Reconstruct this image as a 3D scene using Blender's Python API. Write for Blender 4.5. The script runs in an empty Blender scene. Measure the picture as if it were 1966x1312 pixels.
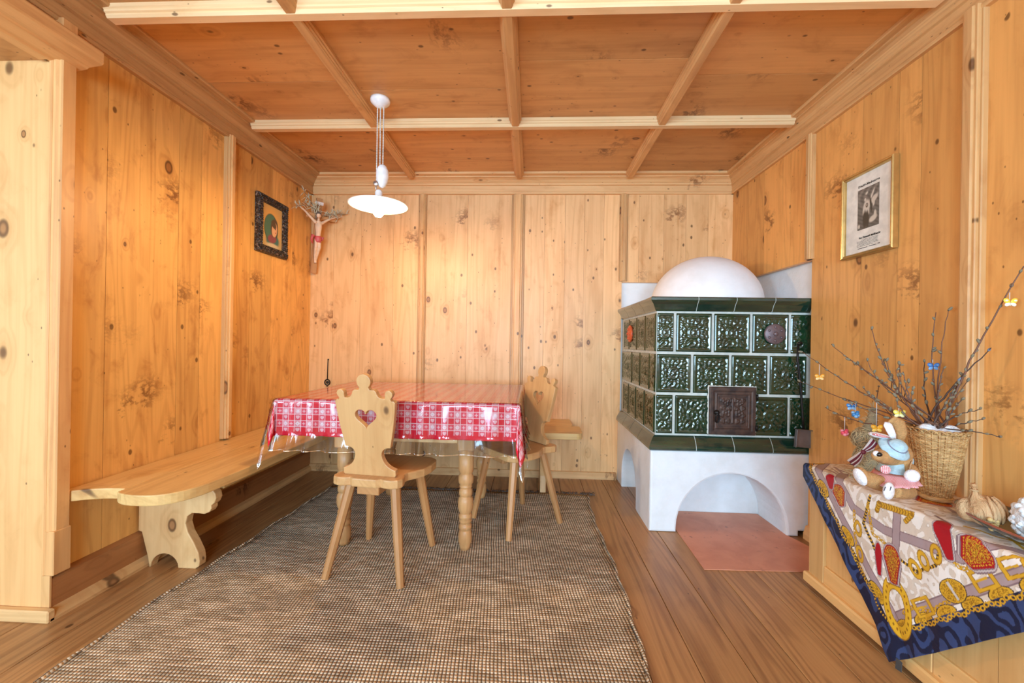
import bpy, math, random
import numpy as np
from mathutils import Vector, Matrix

C = bpy.context.scene.collection
SC = bpy.context.scene
random.seed(7)
RNG = np.random.default_rng(7)
R = math.radians
PI = math.pi

# ------------------------------------------------------------------ camera
F = 782.0
YAW, ROLL, HOR, HC = R(2.66), R(.92), 657.7, 1.06
cam_d = bpy.data.cameras.new('camera')
cam = bpy.data.objects.new('camera', cam_d)
C.objects.link(cam)
cam_d.sensor_width = 36
cam_d.lens = 36 * F / 1966
cam_d.shift_y = (HOR - 656) / 1966
cam_d.clip_start = .02
cam.matrix_world = Matrix.Translation((0, 0, HC)) @ Matrix.Rotation(YAW, 4, 'Z') @ Matrix.Rotation(R(90), 4, 'X') @ Matrix.Rotation(ROLL, 4, 'Z')
SC.camera = cam


def ray(x, y):
    dx, dy = x - 983, y - 656
    a = math.cos(ROLL) * dx + math.sin(ROLL) * dy
    b = -math.sin(ROLL) * dx + math.cos(ROLL) * dy
    u, v = a / F, (HOR - 656 - b) / F
    c, s = math.cos(YAW), math.sin(YAW)
    return Vector((u * c - s, c + u * s, v))


def at(x, y, Y):
    """survey helper: the place at depth Y seen at photo position x, y"""
    d = ray(x, y)
    t = Y / d.y
    return Vector((d.x * t, Y, HC + d.z * t))


def atX(x, y, X):
    d = ray(x, y)
    t = X / d.x
    return Vector((X, d.y * t, HC + d.z * t))


# ------------------------------------------------------------------ render look
SC.view_settings.view_transform = 'Standard'
SC.view_settings.look = 'None'
SC.view_settings.exposure = 0.0
SC.view_settings.gamma = 1
try:
    SC.cycles.use_denoising = True
    SC.cycles.max_bounces = 10
    SC.cycles.diffuse_bounces = 6
    SC.cycles.glossy_bounces = 4
    SC.cycles.transparent_max_bounces = 16
    SC.cycles.caustics_reflective = False
    SC.cycles.caustics_refractive = False
    SC.cycles.sample_clamp_indirect = 6
except Exception:
    pass

world = bpy.data.worlds.new('world')
SC.world = world
world.use_nodes = True
world.node_tree.nodes['Background'].inputs[0].default_value = (.80, .90, 1, 1)
world.node_tree.nodes['Background'].inputs[1].default_value = 1.2


def area(name, loc, rot, sx, sy, watts, col):
    l = bpy.data.lights.new(name, 'AREA')
    l.shape = 'RECTANGLE'
    l.size, l.size_y, l.energy, l.color = sx, sy, watts, col
    o = bpy.data.objects.new(name, l)
    o.location, o.rotation_euler = loc, rot
    C.objects.link(o)
    return o


# daylight through the two windows in the wall behind the camera and the alcove window on the left
DAY = (.46, .74, 1.0)
area('daylight_rear_left', (-1.05, -3.34, 1.40), (R(90), 0, 0), 1.15, 1.45, 160, DAY)
area('daylight_rear_right', (.62, -3.34, 1.40), (R(90), 0, 0), 1.15, 1.45, 160, DAY)
area('daylight_alcove', (-3.15, -1.60, 1.30), (R(90), 0, R(-90)), 1.2, 1.2, 130, DAY)


# ------------------------------------------------------------------ node helper
class NT:
    def __init__(self, name):
        self.m = bpy.data.materials.new(name)
        self.m.use_nodes = True
        self.t = self.m.node_tree
        self.n = self.t.nodes
        self.n.clear()
        self.out = self.n.new('ShaderNodeOutputMaterial')

    def new(self, typ, **kw):
        x = self.n.new(typ)
        for k, v in kw.items():
            setattr(x, k, v)
        return x

    def put(self, sock, v):
        if isinstance(v, bpy.types.NodeSocket):
            self.t.links.new(v, sock)
        elif v is not None:
            if isinstance(v, (tuple, list)) and len(v) == 3 and sock.type == 'RGBA':
                v = (*v, 1)
            sock.default_value = v

    def math(self, op, a, b=0.0, c=None, clamp=False):
        x = self.new('ShaderNodeMath', operation=op, use_clamp=clamp)
        self.put(x.inputs[0], a)
        self.put(x.inputs[1], b)
        if c is not None:
            self.put(x.inputs[2], c)
        return x.outputs[0]

    def mix(self, f, a, b, blend='MIX'):
        x = self.new('ShaderNodeMix', data_type='RGBA', blend_type=blend)
        self.put(x.inputs[0], f)
        self.put(x.inputs[6], a)
        self.put(x.inputs[7], b)
        return x.outputs[2]

    def ramp(self, v, a, b, lo=0.0, hi=1.0):
        x = self.new('ShaderNodeMapRange', interpolation_type='SMOOTHSTEP')
        self.put(x.inputs[0], v)
        x.inputs[1].default_value, x.inputs[2].default_value = a, b
        x.inputs[3].default_value, x.inputs[4].default_value = lo, hi
        return x.outputs[0]

    def attr(self, name):
        return self.new('ShaderNodeAttribute', attribute_name=name)

    def xyz(self, v):
        x = self.new('ShaderNodeSeparateXYZ')
        self.put(x.inputs[0], v)
        return x.outputs

    def comb(self, a, b, c):
        x = self.new('ShaderNodeCombineXYZ')
        for s, v in zip(x.inputs, (a, b, c)):
            self.put(s, v)
        return x.outputs[0]

    def scale(self, v, s):
        x = self.new('ShaderNodeVectorMath', operation='MULTIPLY')
        self.put(x.inputs[0], v)
        x.inputs[1].default_value = s
        return x.outputs[0]

    def noise(self, v, sc=5, det=2, rough=.5, dist=0):
        x = self.new('ShaderNodeTexNoise')
        self.put(x.inputs['Vector'], v)
        x.inputs['Scale'].default_value = sc
        x.inputs['Detail'].default_value = det
        x.inputs['Roughness'].default_value = rough
        x.inputs['Distortion'].default_value = dist
        return x.outputs[0]

    def voro(self, v, sc=1):
        x = self.new('ShaderNodeTexVoronoi')
        self.put(x.inputs['Vector'], v)
        x.inputs['Scale'].default_value = sc
        return x.outputs['Distance'], x.outputs['Color']

    def obj(self):
        return self.new('ShaderNodeTexCoord').outputs['Object']

    def bump(self, h, strength=.2, dist=.01):
        x = self.new('ShaderNodeBump')
        x.inputs['Strength'].default_value = strength
        x.inputs['Distance'].default_value = dist
        self.put(x.inputs['Height'], h)
        return x.outputs[0]

    def bsdf(self, col, rough=.5, normal=None, **kw):
        x = self.new('ShaderNodeBsdfPrincipled')
        self.put(x.inputs['Base Color'], col)
        self.put(x.inputs['Roughness'], rough)
        if normal is not None:
            self.put(x.inputs['Normal'], normal)
        for k, v in kw.items():
            self.put(x.inputs[k.replace('_', ' ')], v)
        self.t.links.new(x.outputs[0], self.out.inputs[0])
        return x


def flat(name, col, rough=.6, bump=0, bscale=60, **kw):
    """plain material with a slight mottling of its own colour"""
    k = NT(name)
    v = k.obj()
    n = k.noise(v, bscale * .4, 3)
    c = k.mix(k.ramp(n, .3, .7), tuple(x * .88 for x in col), tuple(min(1, x * 1.08) for x in col))
    nm = k.bump(k.noise(v, bscale, 3), bump, .01) if bump else None
    k.bsdf(c, rough, nm, **kw)
    return k.m


def wood(name, light, dark, rough=.42, knots=.5, ksize=1.0, grain=1.0, tone=.16, spec=.4, stain=.5, specks=1.0, rings=1.0, scars=.0):
    """board timber: gco = (across, thickness, along the grain) in metres, tone = this board's own shade"""
    k = NT(name)
    g = k.attr('gco').outputs['Vector']
    tn = k.attr('tone').outputs['Fac']
    x, y, z = k.xyz(g)
    # knots
    kd, kc = k.voro(k.comb(k.math('MULTIPLY', x, 6.5), 0.0, k.math('MULTIPLY', z, 4.2)))
    r1, r2, _ = k.xyz(kc)
    keep = k.math('GREATER_THAN', r1, 1 - knots)
    rad = k.math('MULTIPLY_ADD', r2, .080 * ksize, .045 * ksize)
    q = k.math('DIVIDE', kd, rad)
    core = k.math('MULTIPLY', k.ramp(q, .75, 1.05, 1, 0), keep)
    rim = k.math('MULTIPLY', k.math('MULTIPLY', k.ramp(q, .55, .9, 0, 1), k.ramp(q, .95, 1.3, 1, 0)), keep)
    halo = k.math('MULTIPLY', k.ramp(q, .9, 3.6, 1, 0), keep)
    # grain: contour lines of slow noise make cathedral figures, bent round the knots
    n1 = k.noise(k.comb(k.math('MULTIPLY', x, 5.2), k.math('MULTIPLY', y, 5.2), k.math('MULTIPLY', z, .42)), 1, 2, .45)
    ph = k.math('MULTIPLY_ADD', n1, 85.0 * rings, k.math('MULTIPLY', halo, 9.0))
    line = k.math('SINE', ph)
    line = k.ramp(line, -.2, 1.0)
    n2 = k.noise(k.comb(k.math('MULTIPLY', x, 95), k.math('MULTIPLY', y, 95), k.math('MULTIPLY', z, 2.2)), 1, 3, .6)
    n3 = k.noise(k.comb(k.math('MULTIPLY', x, 7), k.math('MULTIPLY', y, 7), k.math('MULTIPLY', z, 1.3)), 1, 4, .6)
    mixf = k.math('ADD', k.math('MULTIPLY', line, .22 * grain), k.math('MULTIPLY', k.ramp(n2, .3, .75), .20 * grain))
    mixf = k.math('ADD', mixf, k.math('MULTIPLY', k.ramp(n3, .46, .78), stain * .55))
    n4 = k.noise(k.comb(k.math('MULTIPLY', x, 11), k.math('MULTIPLY', y, 11), k.math('MULTIPLY', z, 6.5)), 1, 5, .62, .5)
    mixf = k.math('ADD', mixf, k.math('MULTIPLY', k.ramp(n4, .50, .76), stain * .6))
    mixf = k.math('ADD', mixf, k.math('MULTIPLY', halo, .35), clamp=True)
    col = k.mix(mixf, light, dark)
    kn = tuple(a * b for a, b in zip(dark, (.55, .42, .38)))
    kn2 = tuple(a * b for a, b in zip(dark, (.18, .14, .14)))
    col = k.mix(k.math('MULTIPLY', core, .75), col, kn)
    col = k.mix(k.math('MULTIPLY', rim, .8), col, kn2)
    # ragged dark scars and bruises
    wob = k.noise(k.comb(k.math('MULTIPLY', x, 16), 0.0, k.math('MULTIPLY', z, 22)), 1, 4, .65)
    bd_, bc_ = k.voro(k.comb(k.math('MULTIPLY_ADD', wob, .9, k.math('MULTIPLY', x, 2.6)), 0.0, k.math('MULTIPLY_ADD', wob, 1.6, k.math('MULTIPLY', z, 3.8))))
    b1, _, b3 = k.xyz(bc_)
    sc = k.math('MULTIPLY', k.math('GREATER_THAN', b1, 1 - .30 * scars), k.ramp(bd_, .05, .34, 1, 0))
    sc = k.math('MULTIPLY', sc, k.ramp(wob, .40, .56))
    col = k.mix(k.math('MULTIPLY', sc, .85), col, tuple((a + b) / 2 for a, b in zip(kn, kn2)))
    # worm holes, pin knots and nail heads
    sd, scol = k.voro(k.comb(k.math('MULTIPLY', x, 21), 0.0, k.math('MULTIPLY', z, 14)))
    s1, s2, _ = k.xyz(scol)
    sr = k.math('MULTIPLY_ADD', k.math('MULTIPLY', s2, s2), .16, .05)
    sp = k.math('MULTIPLY', k.math('GREATER_THAN', s1, 1 - .12 * specks), k.ramp(k.math('DIVIDE', sd, sr), .6, 1.15, 1, 0))
    col = k.mix(k.math('MULTIPLY', sp, .8), col, kn2)
    pd_, pc_ = k.voro(k.comb(k.math('MULTIPLY', x, 60), 0.0, k.math('MULTIPLY', z, 34)))
    p1, _, p3 = k.xyz(pc_)
    pp = k.math('MULTIPLY', k.math('GREATER_THAN', p1, 1 - .06 * specks), k.ramp(pd_, .10, .22, 1, 0))
    pp = k.math('MULTIPLY', pp, k.ramp(n3, .42, .55))
    col = k.mix(k.math('MULTIPLY', pp, .75), col, kn2)
    tt = k.math('MULTIPLY_ADD', k.math('SUBTRACT', tn, .5), tone * 2, 1.0)
    vm = k.new('ShaderNodeVectorMath', operation='SCALE')
    k.put(vm.inputs[0], col)
    k.put(vm.inputs['Scale'], tt)
    h = k.math('ADD', k.math('MULTIPLY', n2, .5), k.math('MULTIPLY', core, -.6))
    k.bsdf(vm.outputs[0], k.math('MULTIPLY_ADD', n3, .2, rough - .1), k.bump(h, .18, .002), Specular_IOR_Level=spec)
    return k.m


M = {}
M['wall'] = wood('aged_honey_boards', (.85, .50, .225), (.58, .27, .085), knots=.6, ksize=.75, specks=1.7, scars=1.5, rings=.8, stain=.65, tone=.10)
M['wall_left'] = wood('amber_boards', (.79, .445, .135), (.46, .19, .043), knots=.65, ksize=1.0, rings=1.0, stain=.85, scars=2.3)
M['wall_right'] = wood('orange_boards', (.80, .395, .115), (.50, .205, .052), knots=.65, ksize=1.0, scars=1.2, stain=.6, specks=1.3)
M['pale'] = wood('pale_stone_pine', (.70, .41, .17), (.52, .265, .09), knots=.9, ksize=1.25, specks=.8, rings=.7, scars=.8)
M['ceiling'] = wood('brown_ceiling_boards', (.64, .335, .125), (.42, .19, .06), knots=.65, ksize=.8, stain=.8, rings=.45, scars=1.3, specks=1.5)
M['beam'] = wood('beam_timber', (.66, .37, .15), (.42, .19, .065), knots=.25, stain=.5, specks=1.2)
M['beam_pale'] = wood('pale_rib_timber', (.88, .62, .34), (.64, .37, .15), knots=.12, stain=.3, specks=.8, grain=.7)
M['crown'] = wood('crown_timber', (.64, .36, .145), (.40, .19, .065), knots=.22, specks=1.2, scars=.5)
M['crown_pale'] = wood('back_crown_timber', (.76, .46, .21), (.54, .25, .085), knots=.22, specks=1.2, scars=.5, rings=.6)
M['batten'] = wood('batten_timber', (.74, .42, .17), (.50, .22, .07), knots=.25, specks=1.2)
M['base'] = wood('baseboard_timber', (.46, .20, .070), (.27, .105, .035), knots=.3, scars=1.0)
M['floor'] = wood('floor_larch', (.48, .25, .095), (.26, .115, .04), rough=.36, knots=.3, ksize=.7, rings=1.0, grain=2.0, spec=.5, specks=.5, tone=.12)
M['bench'] = wood('bench_pine', (.74, .49, .195), (.48, .25, .08), rough=.36, knots=.3, rings=.8)
M['bench_pale'] = wood('bench_support_pine', (.72, .46, .21), (.52, .27, .10), knots=.5, ksize=1.0, specks=.5)
M['chair'] = wood('chair_pine', (.61, .35, .145), (.44, .21, .07), rough=.36, knots=.12, specks=.25, tone=.1)
M['leg'] = wood('chair_leg_pine', (.52, .255, .095), (.37, .155, .052), rough=.4, knots=.05, specks=.2)
M['table'] = wood('table_pine', (.56, .30, .12), (.38, .17, .06), rough=.4, knots=.15)
M['chest'] = wood('chest_pine', (.78, .46, .175), (.58, .285, .085), rough=.42, knots=.22, rings=.8)


def plaster(name, col, bump=.25):
    k = NT(name)
    v = k.obj()
    n = k.noise(v, 9, 5, .6)
    n2 = k.noise(v, 55, 4, .6)
    c = k.mix(k.ramp(n, .35, .75), col, tuple(a * b for a, b in zip(col, (.93, .92, .90))))
    k.bsdf(c, .85, k.bump(k.math('ADD', n, k.math('MULTIPLY', n2, .3)), bump, .02), Specular_IOR_Level=.2)
    return k.m


M['plaster'] = plaster('white_plaster', (.83, .85, .86))
M['dome'] = plaster('smooth_white_plaster', (.86, .87, .88), .06)


# ------------------------------------------------------------------ mesh builder
class MB:
    """gathers shapes into one mesh; every shape carries grain coordinates and a board shade"""

    def __init__(self):
        self.v, self.f, self.g, self.t, self.s, self.mi = [], [], [], [], [], []

    def add(self, verts, faces, axis=2, tone=None, smooth=False, grain=None, mi=0):
        b = len(self.v)
        vs = [tuple(p) for p in verts]
        self.v += vs
        self.f += [tuple(b + i for i in f) for f in faces]
        self.s += [smooth] * len(faces)
        self.mi += [mi] * len(faces)
        tn = random.random() if tone is None else tone
        ox, oz = random.uniform(0, 40), random.uniform(0, 40)
        if grain is None:
            a = np.array(vs)
            lo, hi = a.min(0), a.max(0)
            oth = [i for i in range(3) if i != axis]
            ext = hi - lo
            w, th = (oth[0], oth[1]) if ext[oth[0]] >= ext[oth[1]] else (oth[1], oth[0])
            # across = width plus thickness so narrow faces keep their figure
            self.g += [(p[w] + p[th] * .9 + ox, p[th], p[axis] + oz) for p in vs]
        else:
            self.g += [(q[0] + ox, q[1], q[2] + oz) for q in grain]
        self.t += [tn] * len(vs)

    def box(self, x0, x1, y0, y1, z0, z1, axis=2, bev=.003, tone=None, M4=None, mi=0):
        bev = min(bev, (x1 - x0) * .3, (y1 - y0) * .3, (z1 - z0) * .3)
        lo, hi = (x0, y0, z0), (x1, y1, z1)
        idx, vs = {}, []
        for c in range(8):
            sg = [(c >> i) & 1 for i in range(3)]
            for a in range(3):
                p = []
                for i in range(3):
                    e = hi[i] if sg[i] else lo[i]
                    if i != a:
                        e += -bev if sg[i] else bev
                    p.append(e)
                idx[(c, a)] = len(vs)
                vs.append(p)
        fs = []
        for a in range(3):
            u, w = (a + 1) % 3, (a + 2) % 3
            for sd in (0, 1):
                base = sd << a
                q = [base, base | (1 << u), base | (1 << u) | (1 << w), base | (1 << w)]
                f = [idx[(c, a)] for c in q]
                fs.append(f if sd else f[::-1])
        for a in range(3):
            u, w = (a + 1) % 3, (a + 2) % 3
            for su in (0, 1):
                for sw in (0, 1):
                    c0 = (su << u) | (sw << w)
                    c1 = c0 | (1 << a)
                    f = [idx[(c0, u)], idx[(c1, u)], idx[(c1, w)], idx[(c0, w)]]
                    fs.append(f if su != sw else f[::-1])
        for c in range(8):
            f = [idx[(c, 0)], idx[(c, 1)], idx[(c, 2)]]
            par = bin(c).count('1') % 2
            fs.append(f if par else f[::-1])
        if M4 is not None:
            gr = [(p[[i for i in range(3) if i != axis][0]] + p[[i for i in range(3) if i != axis][1]] * .9, 0, p[axis]) for p in vs]
            self.add([M4 @ Vector(p) for p in vs], fs, axis, tone, grain=gr, mi=mi)
        else:
            self.add(vs, fs, axis, tone, mi=mi)

    def lathe(self, prof, c=(0, 0, 0), seg=32, M4=None, smooth=True, ell=(1, 1), tone=None, mi=0):
        """prof: (r, z) from bottom to top"""
        vs, fs = [], []
        n = len(prof)
        for r, z in prof:
            for i in range(seg):
                a = 2 * PI * i / seg
                vs.append(Vector((r * math.cos(a) * ell[0] + c[0], r * math.sin(a) * ell[1] + c[1], z + c[2])))
        for j in range(n - 1):
            for i in range(seg):
                k = (i + 1) % seg
                fs.append((j * seg + i, j * seg + k, (j + 1) * seg + k, (j + 1) * seg + i))
        if prof[0][0] > 1e-4:
            fs.append(tuple(range(seg))[::-1])
        if prof[-1][0] > 1e-4:
            fs.append(tuple((n - 1) * seg + i for i in range(seg)))
        if M4 is not None:
            vs = [M4 @ p for p in vs]
        self.add(vs, fs, 2, tone, smooth, mi=mi)

    def tube(self, pts, rad, seg=8, cap=True, smooth=True, tone=None, mi=0, flatten=None):
        pts = [Vector(p) for p in pts]
        n = len(pts)
        rad = rad if isinstance(rad, (list, tuple)) else [rad] * n
        vs, fs, gr = [], [], []
        nrm = None
        L = 0
        for i, p in enumerate(pts):
            d = (pts[min(i + 1, n - 1)] - pts[max(i - 1, 0)]).normalized()
            if nrm is None:
                nrm = d.cross(Vector((0, 0, 1)) if abs(d.z) < .9 else Vector((0, 1, 0))).normalized()
            else:
                nrm = (nrm - d * nrm.dot(d)).normalized()
            b = d.cross(nrm)
            if i:
                L += (p - pts[i - 1]).length
            for k in range(seg):
                a = 2 * PI * (k + .5) / seg
                ca, sa = math.cos(a), math.sin(a) * (flatten or 1)
                vs.append(p + (nrm * ca + b * sa) * rad[i])
                gr.append((ca * rad[i], sa * rad[i], L))
        for i in range(n - 1):
            for k in range(seg):
                q = (k + 1) % seg
                fs.append((i * seg + k, i * seg + q, (i + 1) * seg + q, (i + 1) * seg + k))
        if cap:
            fs.append(tuple(range(seg))[::-1])
            fs.append(tuple((n - 1) * seg + k for k in range(seg)))
        self.add(vs, fs, 2, tone, smooth, gr, mi)

    def ball(self, c, r, seg=20, rings=12, M4=None, tone=None, mi=0):
        r = r if isinstance(r, (tuple, list)) else (r, r, r)
        vs, fs = [Vector((0, 0, -1))], []
        for j in range(1, rings):
            t = -PI / 2 + PI * j / rings
            for i in range(seg):
                a = 2 * PI * i / seg
                vs.append(Vector((math.cos(t) * math.cos(a), math.cos(t) * math.sin(a), math.sin(t))))
        vs.append(Vector((0, 0, 1)))
        for i in range(seg):
            fs.append((0, 1 + (i + 1) % seg, 1 + i))
            for j in range(rings - 2):
                a, b = 1 + j * seg + i, 1 + j * seg + (i + 1) % seg
                fs.append((a, b, b + seg, a + seg))
            o = 1 + (rings - 2) * seg
            fs.append((o + i, o + (i + 1) % seg, len(vs) - 1))
        mt = M4 or Matrix()
        vs = [Vector(c) + mt @ Vector((p.x * r[0], p.y * r[1], p.z * r[2])) for p in vs]
        self.add(vs, fs, 2, tone, True, mi=mi)

    def sweep(self, prof, a, b, out, tone=None, smooth=False):
        """moulding: prof = (offset, z) closed polygon carried from a to b (xy), 'out' = xy direction of the offset"""
        vs, gr = [], []
        n = len(prof)
        L = math.hypot(b[0] - a[0], b[1] - a[1])
        per = 0
        for e, l in ((a, 0), (b, L)):
            for i, (o, z) in enumerate(prof):
                vs.append((e[0] + out[0] * o, e[1] + out[1] * o, z))
                gr.append((o + z * 1.3, 0, l))
        fs = [(i, (i + 1) % n, n + (i + 1) % n, n + i) for i in range(n)]
        fs += [tuple(range(n))[::-1], tuple(range(n, 2 * n))]
        self.add(vs, fs, 2, tone, smooth, gr)

    def grid(self, P, smooth=True, tone=None, closed_u=False):
        """P: array (n, m, 3)"""
        n, m = P.shape[:2]
        fs = []
        for i in range(n - 1 if not closed_u else n):
            i2 = (i + 1) % n
            for j in range(m - 1):
                fs.append((i * m + j, i2 * m + j, i2 * m + j + 1, i * m + j + 1))
        self.add(P.reshape(-1, 3).tolist(), fs, 2, tone, smooth)

    def outline(self, pts, holes=(), t=.02, bev=.002, M4=None, grain_axis=1, tone=None, mi=0):
        """flat board cut to an outline (xy polygon, holes allowed), thickness t centred on z = 0"""
        cu = bpy.data.curves.new('o', 'CURVE')
        cu.dimensions = '2D'
        cu.fill_mode = 'BOTH'
        cu.extrude = t / 2 - bev
        cu.bevel_depth = bev
        cu.bevel_resolution = 1
        cu.offset = -bev
        for poly in [pts, *holes]:
            sp = cu.splines.new('POLY')
            sp.points.add(len(poly) - 1)
            for q, p in zip(sp.points, poly):
                q.co = (p[0], p[1], 0, 1)
            sp.use_cyclic_u = True
        ob = bpy.data.objects.new('o', cu)
        C.objects.link(ob)
        dg = bpy.context.evaluated_depsgraph_get()
        me = bpy.data.meshes.new_from_object(ob.evaluated_get(dg))
        vs = [v.co.copy() for v in me.vertices]
        fs = [tuple(p.vertices) for p in me.polygons]
        bpy.data.objects.remove(ob)
        bpy.data.curves.remove(cu)
        bpy.data.meshes.remove(me)
        o = 1 - grain_axis
        gr = [(p[o] + p.z * .9, p.z, p[grain_axis]) for p in vs]
        if M4 is not None:
            vs = [M4 @ p for p in vs]
        self.add(vs, fs, 2, tone, False, gr, mi)

    def build(self, name, mat, parent=None, cols=None, kind=None):
        me = bpy.data.meshes.new(name)
        inv = ROOTM.get(parent.name) if parent else None
        if parent and inv is None:
            inv = Matrix()
        vs = self.v
        if inv is not None and parent:
            a = np.array([tuple(p) for p in vs], float)
            mm = np.array(inv)
            vs = (a @ mm[:3, :3].T + mm[:3, 3]).tolist()
        me.from_pydata(vs, [], self.f)
        at_ = me.attributes.new('gco', 'FLOAT_VECTOR', 'POINT')
        at_.data.foreach_set('vector', np.array(self.g, np.float32).ravel())
        at_ = me.attributes.new('tone', 'FLOAT', 'POINT')
        at_.data.foreach_set('value', np.array(self.t, np.float32))
        if cols is not None:
            ca = me.color_attributes.new('tint', 'FLOAT_COLOR', 'POINT')
            ca.data.foreach_set('color', np.concatenate([cols, np.ones((len(cols), 1))], 1).astype(np.float32).ravel())
        me.polygons.foreach_set('use_smooth', np.array(self.s, bool))
        for m in (mat if isinstance(mat, (list, tuple)) else [mat]):
            me.materials.append(m)
        me.polygons.foreach_set('material_index', np.array(self.mi, np.int32))
        me.update()
        o = bpy.data.objects.new(name, me)
        C.objects.link(o)
        if parent:
            o.parent = parent
            ROOTM[o.name] = inv
        else:
            ROOTM[o.name] = Matrix()
        if kind:
            o['kind'] = kind
        return o


ROOTM = {}


def empty(name, loc=(0, 0, 0), rz=0, label=None, cat=None, group=None):
    o = bpy.data.objects.new(name, None)
    o.empty_display_size = .05
    o.location = loc
    o.rotation_euler = (0, 0, rz)
    C.objects.link(o)
    ROOTM[o.name] = (Matrix.Translation(loc) @ Matrix.Rotation(rz, 4, 'Z')).inverted()
    if label:
        tag(o, label, cat, group)
    return o


def tag(o, label, cat, group=None):
    o['label'] = label
    o['category'] = cat
    if group:
        o['group'] = group
    return o


def struct(o):
    o['kind'] = 'structure'
    return o


def subsurf(o, n=2):
    m = o.modifiers.new('s', 'SUBSURF')
    m.levels = m.render_levels = n
    return o


def remesh(o, vox=.003, smooth=6):
    m = o.modifiers.new('r', 'REMESH')
    m.mode = 'VOXEL'
    m.voxel_size = vox
    m.use_smooth_shade = True
    s = o.modifiers.new('s', 'SMOOTH')
    s.iterations = smooth
    s.factor = .5
    return o


def frame_xf(origin, ex, ey):
    """matrix taking local xy plane to axes ex, ey at origin"""
    ex, ey = Vector(ex).normalized(), Vector(ey).normalized()
    ez = ex.cross(ey)
    return Matrix(((ex.x, ey.x, ez.x, origin[0]), (ex.y, ey.y, ez.y, origin[1]), (ex.z, ey.z, ez.z, origin[2]), (0, 0, 0, 1)))


def bez(p0, p1, p2, n=12):
    p0, p1, p2 = Vector(p0), Vector(p1), Vector(p2)
    return [p0 * (1 - t) ** 2 + p1 * 2 * t * (1 - t) + p2 * t * t for t in [i / n for i in range(n + 1)]]


def arc(cx, cy, r, a0, a1, n=8, ry=None):
    ry = ry or r
    return [(cx + r * math.cos(R(a0 + (a1 - a0) * i / n)), cy + ry * math.sin(R(a0 + (a1 - a0) * i / n))) for i in range(n + 1)]


# ================================================================== ROOM
XL, XR, YB, ZC = -1.80, 1.545, 3.235, 2.365
YF = -3.40          # wall behind the camera
XA = -3.20          # far side of the alcove on the left
YA = 1.44           # face of the alcove wall
ZA = 2.085          # alcove ceiling

# floor: boards running away from the camera
m = MB()
x = .732 + .167 * 6
edges = []
while x > XA - .2:
    edges.append(x)
    x -= .167 if x > -1.0 else random.choice((.15, .19, .21))
for a, b in zip(edges[:-1], edges[1:]):
    m.box(b + .0012, a - .0012, YF, YB + .1, -.03, 0, axis=1, bev=.0015)
struct(m.build('floor', M['floor']))
m = MB()
m.box(XA - .2, 1.9, YF - .2, YB + .3, -.10, -.031, axis=1)
struct(m.build('floor_underlay', M['base'])).name = 'floor_2'

# ceiling: boards across the room between the long ribs
m = MB()
ribs = [XL, -.951, -.111, .732, XR + .05]
for a, b in zip(ribs[:-1], ribs[1:]):
    y = YF
    cuts = [YF]
    for y0, y1 in ((YF, -2.5), (-2.5, -1.69), (-1.69, -.88), (-.88, -.06), (-.06, .74), (.74, 1.56), (1.56, 2.39), (2.39, YB + .05)):
        k = random.uniform(.35, .68)
        cuts += [y0 + (y1 - y0) * k, y1]
    for c0, c1 in zip(cuts[:-1], cuts[1:]):
        m.box(a, b, c0 + .0008, c1 - .0008, ZC, ZC + .03, axis=0, bev=.0015)
struct(m.build('ceiling', M['ceiling']))


def ceil_beam(name, a, b, zb=2.322, mat='beam'):
    """moulded coffer rib from a to b"""
    m = MB()
    h = .036
    prof = [(-h, ZC), (-h, 2.350), (-h + .006, 2.345), (-h + .006, 2.338), (-h + .013, 2.334), (-h + .013, 2.328), (-h + .019, zb), (h - .019, zb),
            (h - .013, 2.328), (h - .013, 2.334), (h - .006, 2.338), (h - .006, 2.345), (h, 2.350), (h, ZC)]
    d = Vector((b[0] - a[0], b[1] - a[1])).normalized()
    m.sweep(prof, a, b, (d.y, -d.x))
    return struct(m.build(name, M[mat]))


nb = 0
for y in (-2.50, -1.69, -.88, -.06, .75, 1.555, 2.395):
    nb += 1
    ceil_beam('trim_%d' % nb, (-1.70, y), (1.47, y), 2.320, 'beam_pale')
for x in (-.951, -.111, .732):
    nb += 1
    ceil_beam('trim_%d' % nb, (x, YF), (x, 3.12), 2.3215)

# crown mouldings and frieze
CROWN = [(0, 2.232), (.022, 2.232), (.026, 2.238), (.026, 2.246), (.022, 2.252), (.022, 2.296), (.036, 2.300), (.036, 2.312), (.044, 2.316),
         (.060, 2.330), (.078, 2.338), (.092, 2.340), (.092, 2.348), (.128, 2.350), (.132, 2.356), (.132, ZC), (0, ZC)]
m = MB()
m.sweep(CROWN, (XL, YF), (XL, YB), (1, 0))
nb += 1
struct(m.build('trim_%d' % nb, M['crown']))
m = MB()
m.sweep([(o * .8, z) for o, z in CROWN][::-1], (XR, YF), (XR, YB), (-1, 0))
nb += 1
struct(m.build('trim_%d' % nb, M['crown']))
m = MB()
m.sweep(CROWN[::-1], (XL, YB), (XR, YB), (0, -1))
nb += 1
struct(m.build('trim_%d' % nb, M['crown_pale']))

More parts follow.
